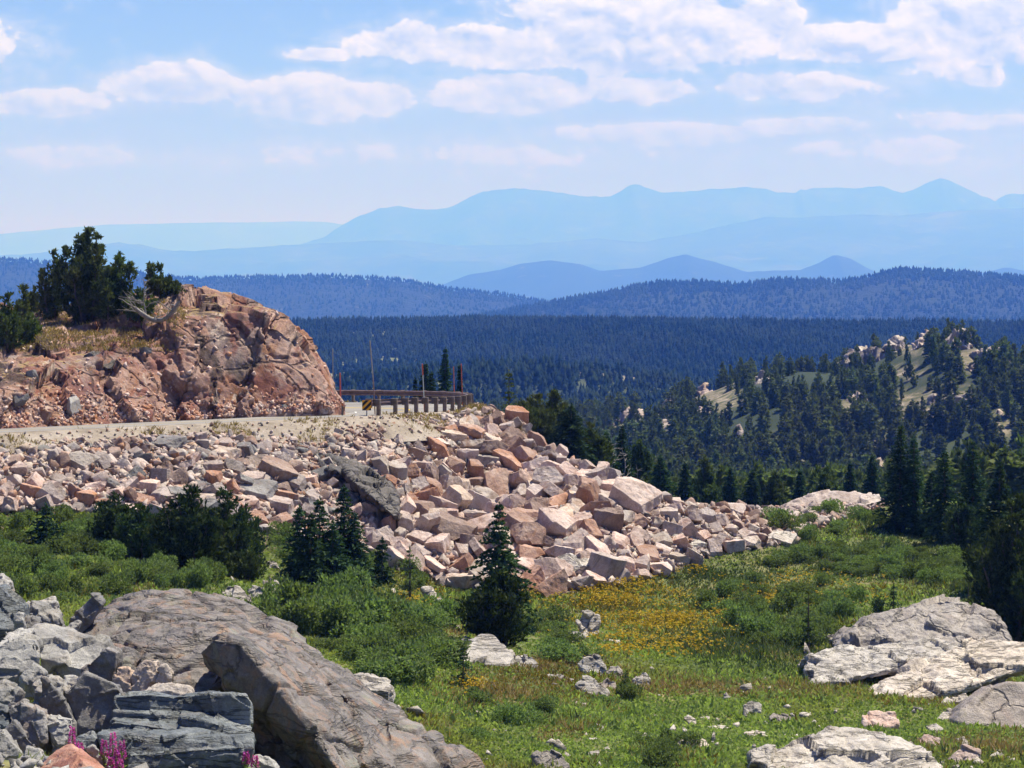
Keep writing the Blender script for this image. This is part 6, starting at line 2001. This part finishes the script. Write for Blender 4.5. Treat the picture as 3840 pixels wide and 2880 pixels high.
    # on the laid shoulder the grass stands on the gravel
    P = np.column_stack([q, z])
    d_edge = np.full(len(q), 1e9); ze = np.zeros(len(q))
    for c in ROAD_E[::1]:
        dd = (q[:, 0] - c[0]) ** 2 + (q[:, 1] - c[1]) ** 2
        m_ = dd < d_edge
        d_edge[m_] = dd[m_]; ze[m_] = c[2]
    d_edge = np.sqrt(d_edge)
    sh = ze + np.interp(d_edge, [0, .5, 1.2, 2.1, 3.0], [0, -.04, -.16, -.50, -1.1])
    P[:, 2] = np.where(d_edge < 3.0, np.maximum(P[:, 2], sh), P[:, 2]) - .03
    Ps, Ds, Ls, Ws = [], [], [], []
    for b in range(3):
        Ps.append(P + nr.normal(0, .06, P.shape) * np.array([1, 1, 0])); d = nr.normal(0, .5, P.shape); d[:, 2] = 1
        Ds.append(d); Ls.append(nr.uniform(.08, .30, len(P))); Ws.append(nr.uniform(.012, .028, len(P)))
    V, Q = kites(np.concatenate(Ps), np.concatenate(Ds), np.concatenate(Ls), np.concatenate(Ws), nr, .3)
    o = link('roadside_grass', mesh_np('roadside_grass', V, Q), M['dry_grass'])
    tag(o, kind='stuff')
    # dry grass and a little green on the bench of the bluff
    P = []
    for _ in range(9000):
        a, b = nr.uniform(-20, 185), nr.uniform(300, 352)
        p, nrm = surf_hit(BLUFF_BVH, a, b)
        if p is None or p.y > 149 or nrm.z < .8: continue
        P.append(p[:])
    if P:
        P = np.array(P)
        Ps, Ds = [], []
        for b in range(3):
            Ps.append(P + nr.normal(0, .12, P.shape) * np.array([1, 1, 0]) - np.array([0, 0, .03])); d = nr.normal(0, .5, P.shape); d[:, 2] = 1; Ds.append(d)
        n = len(P) * 3
        V, Q = kites(np.concatenate(Ps), np.concatenate(Ds), nr.uniform(.1, .28, n), nr.uniform(.015, .035, n), nr, .3)
        o = link('bench_grass', mesh_np('bench_grass', V, Q), M['dry_grass'])
        tag(o, kind='stuff')
    # tufts between the near rocks
    uu = nr.uniform(0, 260, 6000); vv = nr.uniform(590, 768, 6000)
    G2 = hits(uu, vv, 35, 60); G2 = G2[~np.isnan(G2[:, 0])]
    n = zone_noise(G2, 1.6, 91)
    G2 = G2[n > .05]
    if len(G2):
        Ps, Ds = [], []
        for b in range(3):
            Ps.append(G2 + nr.normal(0, .05, G2.shape) * np.array([1, 1, 0]) - np.array([0, 0, .02])); d = nr.normal(0, .5, G2.shape); d[:, 2] = 1; Ds.append(d)
        n = len(G2) * 3
        V, Q = kites(np.concatenate(Ps), np.concatenate(Ds), nr.uniform(.12, .34, n), nr.uniform(.008, .018, n), nr, .3)
        o = link('slope_grass', mesh_np('slope_grass', V, Q), M['grass'])
        tag(o, kind='stuff')

def build_fireweed():
    F_ = [(72, 727, 764, 'magenta fireweed left of the red boulder peak', 41.3), (80, 742, 768, 'short magenta fireweed behind the red boulder', 41.0), (104, 740, 768, 'magenta fireweed beside the white splinter', 40.6), (113, 733, 768, 'tallest magenta fireweed in front of the layered block', 40.5),
          (122, 741, 770, 'pinkish fireweed at the right of the flower group', 40.5), (117, 752, 774, 'thick magenta fireweed spray at the bottom edge', 40.0), (111, 758, 776, 'low magenta fireweed spray at the bottom edge', 39.9), (120, 760, 778, 'lowest magenta fireweed spray at the bottom edge', 39.7),
          (246, 752, 770, 'small pink fireweed right of the layered block', 41.8), (255, 756, 772, 'tiny pink fireweed at the far right of the layered block', 41.8)]
    for i, (u, vt, vb, lab, d) in enumerate(F_):
        rng = np.random.default_rng(800 + i)
        x, y, z = W(u, vb, d)
        h = (vb - vt) / F * d
        root = empty('fireweed', (x, y, z)); tag(root, lab, 'wildflower', 'magenta fireweed spikes')
        st = [tube_np([(0, 0, -.25), (rng.normal(0, .02), rng.normal(0, .02), h * .5), (rng.normal(0, .03), 0, h)], [.008, .007, .004], 5)]
        n = 26
        t = rng.uniform(-.2, .55, n)
        lv = kites(np.stack([np.zeros(n), np.zeros(n), t * h], 1), rng.normal(0, 1, (n, 3)) + np.array([0, 0, .3]), .13, .016, rng, .5)
        link('stem', mesh_np('stem', *joinVQ(st + [lv])), M['grass'], root)
        n = 150
        t = rng.uniform(.35, 1.0, n)
        rad = .055 * (1.05 - t) + .012
        a = rng.uniform(0, 6.28, n)
        P = np.stack([np.cos(a) * rad, np.sin(a) * rad, t * h], 1)
        D = np.stack([np.cos(a), np.sin(a), rng.normal(.1, .5, n)], 1)
        link('blossoms', mesh_np('blossoms', *kites(P, D, .045, .016, rng, 1.0)), M['magenta'], root)
# ------------------------------------------------------------------ guardrail, marker, poles
def box_np(x0, x1, y0, y1, z0, z1):
    V = np.array([(x, y, z) for z in (z0, z1) for y in (y0, y1) for x in (x0, x1)], float)
    Q = np.array([(0, 2, 3, 1), (4, 5, 7, 6), (0, 1, 5, 4), (2, 6, 7, 3), (0, 4, 6, 2), (1, 3, 7, 5)])
    return V, Q

def bevelled(name, V, Q, off):
    bm = bmesh.new()
    vs = [bm.verts.new(p) for p in V]
    for q in Q: bm.faces.new([vs[i] for i in q])
    bmesh.ops.recalc_face_normals(bm, faces=bm.faces)
    bmesh.ops.bevel(bm, geom=bm.edges[:], offset=off, segments=1, affect='EDGES', profile=.5)
    me = bpy.data.meshes.new(name); bm.to_mesh(me); bm.free()
    return me

def build_guardrail():
    s = np.concatenate([[0], np.cumsum(np.linalg.norm(np.diff(ROAD_E[:, :2], axis=0), axis=1))])
    i0 = np.argmin(np.linalg.norm(ROAD_E[:, :2] - np.array([-6.9, 120.0]), axis=1))
    i1 = np.argmin(np.linalg.norm(ROAD_E[:, :2] - np.array([-24, 155.]), axis=1))
    path = np.column_stack([ROAD_E[:, :2] - ROAD_N * .22, ROAD_E[:, 2] - .02])[i0:i1 + 1]
    nrm = ROAD_N[i0:i1 + 1]
    o0 = path[0]
    root = empty('guardrail', tuple(o0)); tag(root, 'rusty brown steel guardrail on posts round the outside of the bend', 'guardrail')
    # W-shaped beam: a profile of offset and height swept along the path
    prof = [(.0, .46), (.075, .51), (.075, .55), (.015, .60), (.015, .64), (.075, .69), (.075, .73), (.0, .78)]
    back = [(a - .012, h) for a, h in prof[::-1]]
    ring = prof + back
    k = len(ring); n = len(path)
    V = []
    for p, m_ in zip(path, nrm):
        for a, h in ring:
            V.append((p[0] + m_[0] * (a + .12) - o0[0], p[1] + m_[1] * (a + .12) - o0[1], p[2] + h - o0[2]))
    Q = []
    for i in range(n - 1):
        for j in range(k):
            Q.append((i * k + j, i * k + (j + 1) % k, (i + 1) * k + (j + 1) % k, (i + 1) * k + j))
    me = mesh_np('rail_beam', V, Q)
    link('rail_beam', me, M['rail_rust'], root)
    # rounded end shoe
    sp = np.concatenate([[0], np.cumsum(np.linalg.norm(np.diff(path[:, :2], axis=0), axis=1))])
    pm = bevelled('post', *box_np(-.075, .075, -.10, .10, -.9, .80), .012); pm.materials.append(M['post_wood'])
    bmx = bevelled('block', *box_np(-.07, .07, -.0, .12, .44, .80), .01); bmx.materials.append(M['post_wood'])
    for q in np.arange(.25, sp[-1], 1.9):
        x = np.interp(q, sp, path[:, 0]); y = np.interp(q, sp, path[:, 1]); z = np.interp(q, sp, path[:, 2])
        nx = np.interp(q, sp, nrm[:, 0]); ny = np.interp(q, sp, nrm[:, 1])
        rz = math.atan2(ny, nx) - math.pi / 2
        po = link('post', pm, None, root, (x - nx * .11 - o0[0], y - ny * .11 - o0[1], z - o0[2])); po.rotation_euler = (0, 0, rz)
        bo = link('spacer_block', bmx, None, po)
        bo.location = (0, .11, 0)
    # near end piece: two close posts and a flared terminal plate facing the traffic
    t0 = path[1] - path[0]; t0 = t0 / np.linalg.norm(t0)
    e = path[0] - t0 * .3
    me = bevelled('end_terminal', *box_np(-.20, .20, -.03, .03, .40, .84), .015)
    eo = link('end_terminal', me, M['rail_rust'], root, (e[0] + nrm[0][0] * .12 - o0[0], e[1] + nrm[0][1] * .12 - o0[1], 0)); eo.rotation_euler = (0, 0, math.atan2(t0[1], t0[0]) - math.pi / 2)
    # hazard marker in front of it: yellow panel with black slanting stripes
    x, y, z = path[0] - t0 * .5
    x -= .10
    g = gz(x, y)
    m = empty('hazard_marker', (x, y, z - .05)); tag(m, 'square yellow and black striped hazard marker at the near end of the guardrail', 'road sign')
    w, hh = .44, .50
    link('panel', bevelled('panel', *box_np(-w / 2, w / 2, -.012, .012, .32, .32 + hh), .004), M['yellow_sheet'], m)
    link('post', bevelled('post', *box_np(-.03, .03, .014, .07, -.6, .78), .006), M['galv'], m)
    # stripes slope down to the left
    parts = []
    zb, zt = .32, .32 + hh
    for c in (-.42, -.10, .22, .54):
        # band between lines z = c + x + zmid +- .08, clipped to the panel
        poly = []
        def clip(poly, f):
            out = []
            for i in range(len(poly)):
                a, b = poly[i], poly[(i + 1) % len(poly)]
                fa, fb = f(a), f(b)
                if fa >= 0: out.append(a)
                if (fa >= 0) != (fb >= 0):
                    t = fa / (fa - fb); out.append((a[0] + (b[0] - a[0]) * t, a[1] + (b[1] - a[1]) * t))
            return out
        poly = [(-w / 2, zb), (w / 2, zb), (w / 2, zt), (-w / 2, zt)]
        mid = (zb + zt) / 2
        poly = clip(poly, lambda p: p[1] - mid - p[0] - c + .09)
        poly = clip(poly, lambda p: -(p[1] - mid - p[0] - c) + .09) if poly else poly
        if len(poly) >= 3:
            parts.append(poly)
    bm = bmesh.new()
    for poly in parts:
        bm.faces.new([bm.verts.new((px, -.0155, pz)) for px, pz in poly])
    me = bpy.data.meshes.new('stripes'); bm.to_mesh(me); bm.free()
    link('stripes', me, M['black_sheet'], m)

def build_poles():
    def pole(name, u0, v0, u1, v1, d, segs, label, r=.028):
        """pole from its foot (u1,v1) to its tip (u0,v0) in coloured lengths: (fraction, material, part)"""
        top = np.array(W(u0, v0, d)); foot = np.array(W(u1, v1, d))
        g = foot.copy()
        root = empty(name, tuple(foot)); tag(root, label, 'snow pole', 'snow poles along the bend')
        f0 = 0.0
        for f1, mat, part in segs:
            a = (top - foot) * f0; b = (top - foot) * f1
            if f0 == 0: a = a - np.array([0, 0, .7])
            k = 1.25 if part == 'marker_sleeve' else 1.0
            pts = np.linspace(a, b, 4)
            V, Q = tube_np(pts, np.full(4, r * k), 8)
            n = len(V)
            me = mesh_np(part, V, Q, smooth=True)
            link(part, me, M[mat], root)
            f0 = f1
        # cap
        V, Q = tube_np(np.array([top - foot, top - foot + np.array([0, 0, .02])]), np.array([r, r * .3]), 8)
        link('cap', mesh_np('cap', V, Q), M[segs[-1][1]], root)
    pole('snow_pole', 332.7, 349, 333.2, 403, 147, [(1.0, 'pole_grey', 'shaft')], 'thin grey snow pole beside the bluff corner', .026)
    pole('snow_pole', 340, 373, 340.6, 402, 149.5, [(.12, 'red_paint', 'shaft'), (1.0, 'red_paint', 'marker_sleeve')], 'short red snow pole in front of the far guardrail', .036)
    pole('snow_pole', 370, 341, 375.8, 412, 121.2, [(.45, 'pole_brown', 'shaft'), (1.0, 'pole_grey', 'upper_shaft')], 'tallest leaning grey brown snow pole at the near end of the guardrail', .03)
    pole('snow_pole', 422.3, 364, 424.5, 409, 131.5, [(.25, 'red_paint', 'shaft'), (.75, 'pale_paint', 'upper_shaft'), (1.0, 'red_paint', 'marker_sleeve')], 'pale snow pole with red ends midway along the near guardrail', .025)
    pole('snow_pole', 453.6, 367, 454.4, 397, 147.5, [(.4, 'orange_paint', 'marker_sleeve'), (1.0, 'red_paint', 'shaft')], 'thin pole with an orange sleeve behind the far corner of the guardrail', .022)
    pole('snow_pole', 461.2, 364, 463, 404, 144.0, [(1.0, 'red_paint', 'shaft')], 'red snow pole at the far corner of the guardrail', .024)
    # short dark delineator by the bluff corner
    h = W(342.5, 414, 121.5)
    root = empty('delineator_post', h); tag(root, 'short dark delineator post at the foot of the bluff corner', 'delineator post')
    link('shaft', bevelled('shaft', *box_np(-.05, .05, -.02, .02, -.5, .55), .008), M['post_wood'], root)
    link('reflector', bevelled('reflector', *box_np(-.035, .035, -.028, -.0205, .42, .52), .003), M['orange_paint'], root)
# ------------------------------------------------------------------ build: large structure first, small things last
build_ground()
build_hills()
build_road()
BLUFF = build_bluff()
BLUFF_BVH = bvh_of(BLUFF)
build_haze()
build_left_outcrop()
build_far_forest()
build_knoll_forest()
build_knoll_rocks()
build_talus()
build_bluff_rubble(BLUFF)
build_left_rocks()
build_meadow_rocks()
build_near_trees()
build_snags()
build_shrubs()
build_meadow()
build_fireweed()
build_guardrail()
build_poles()
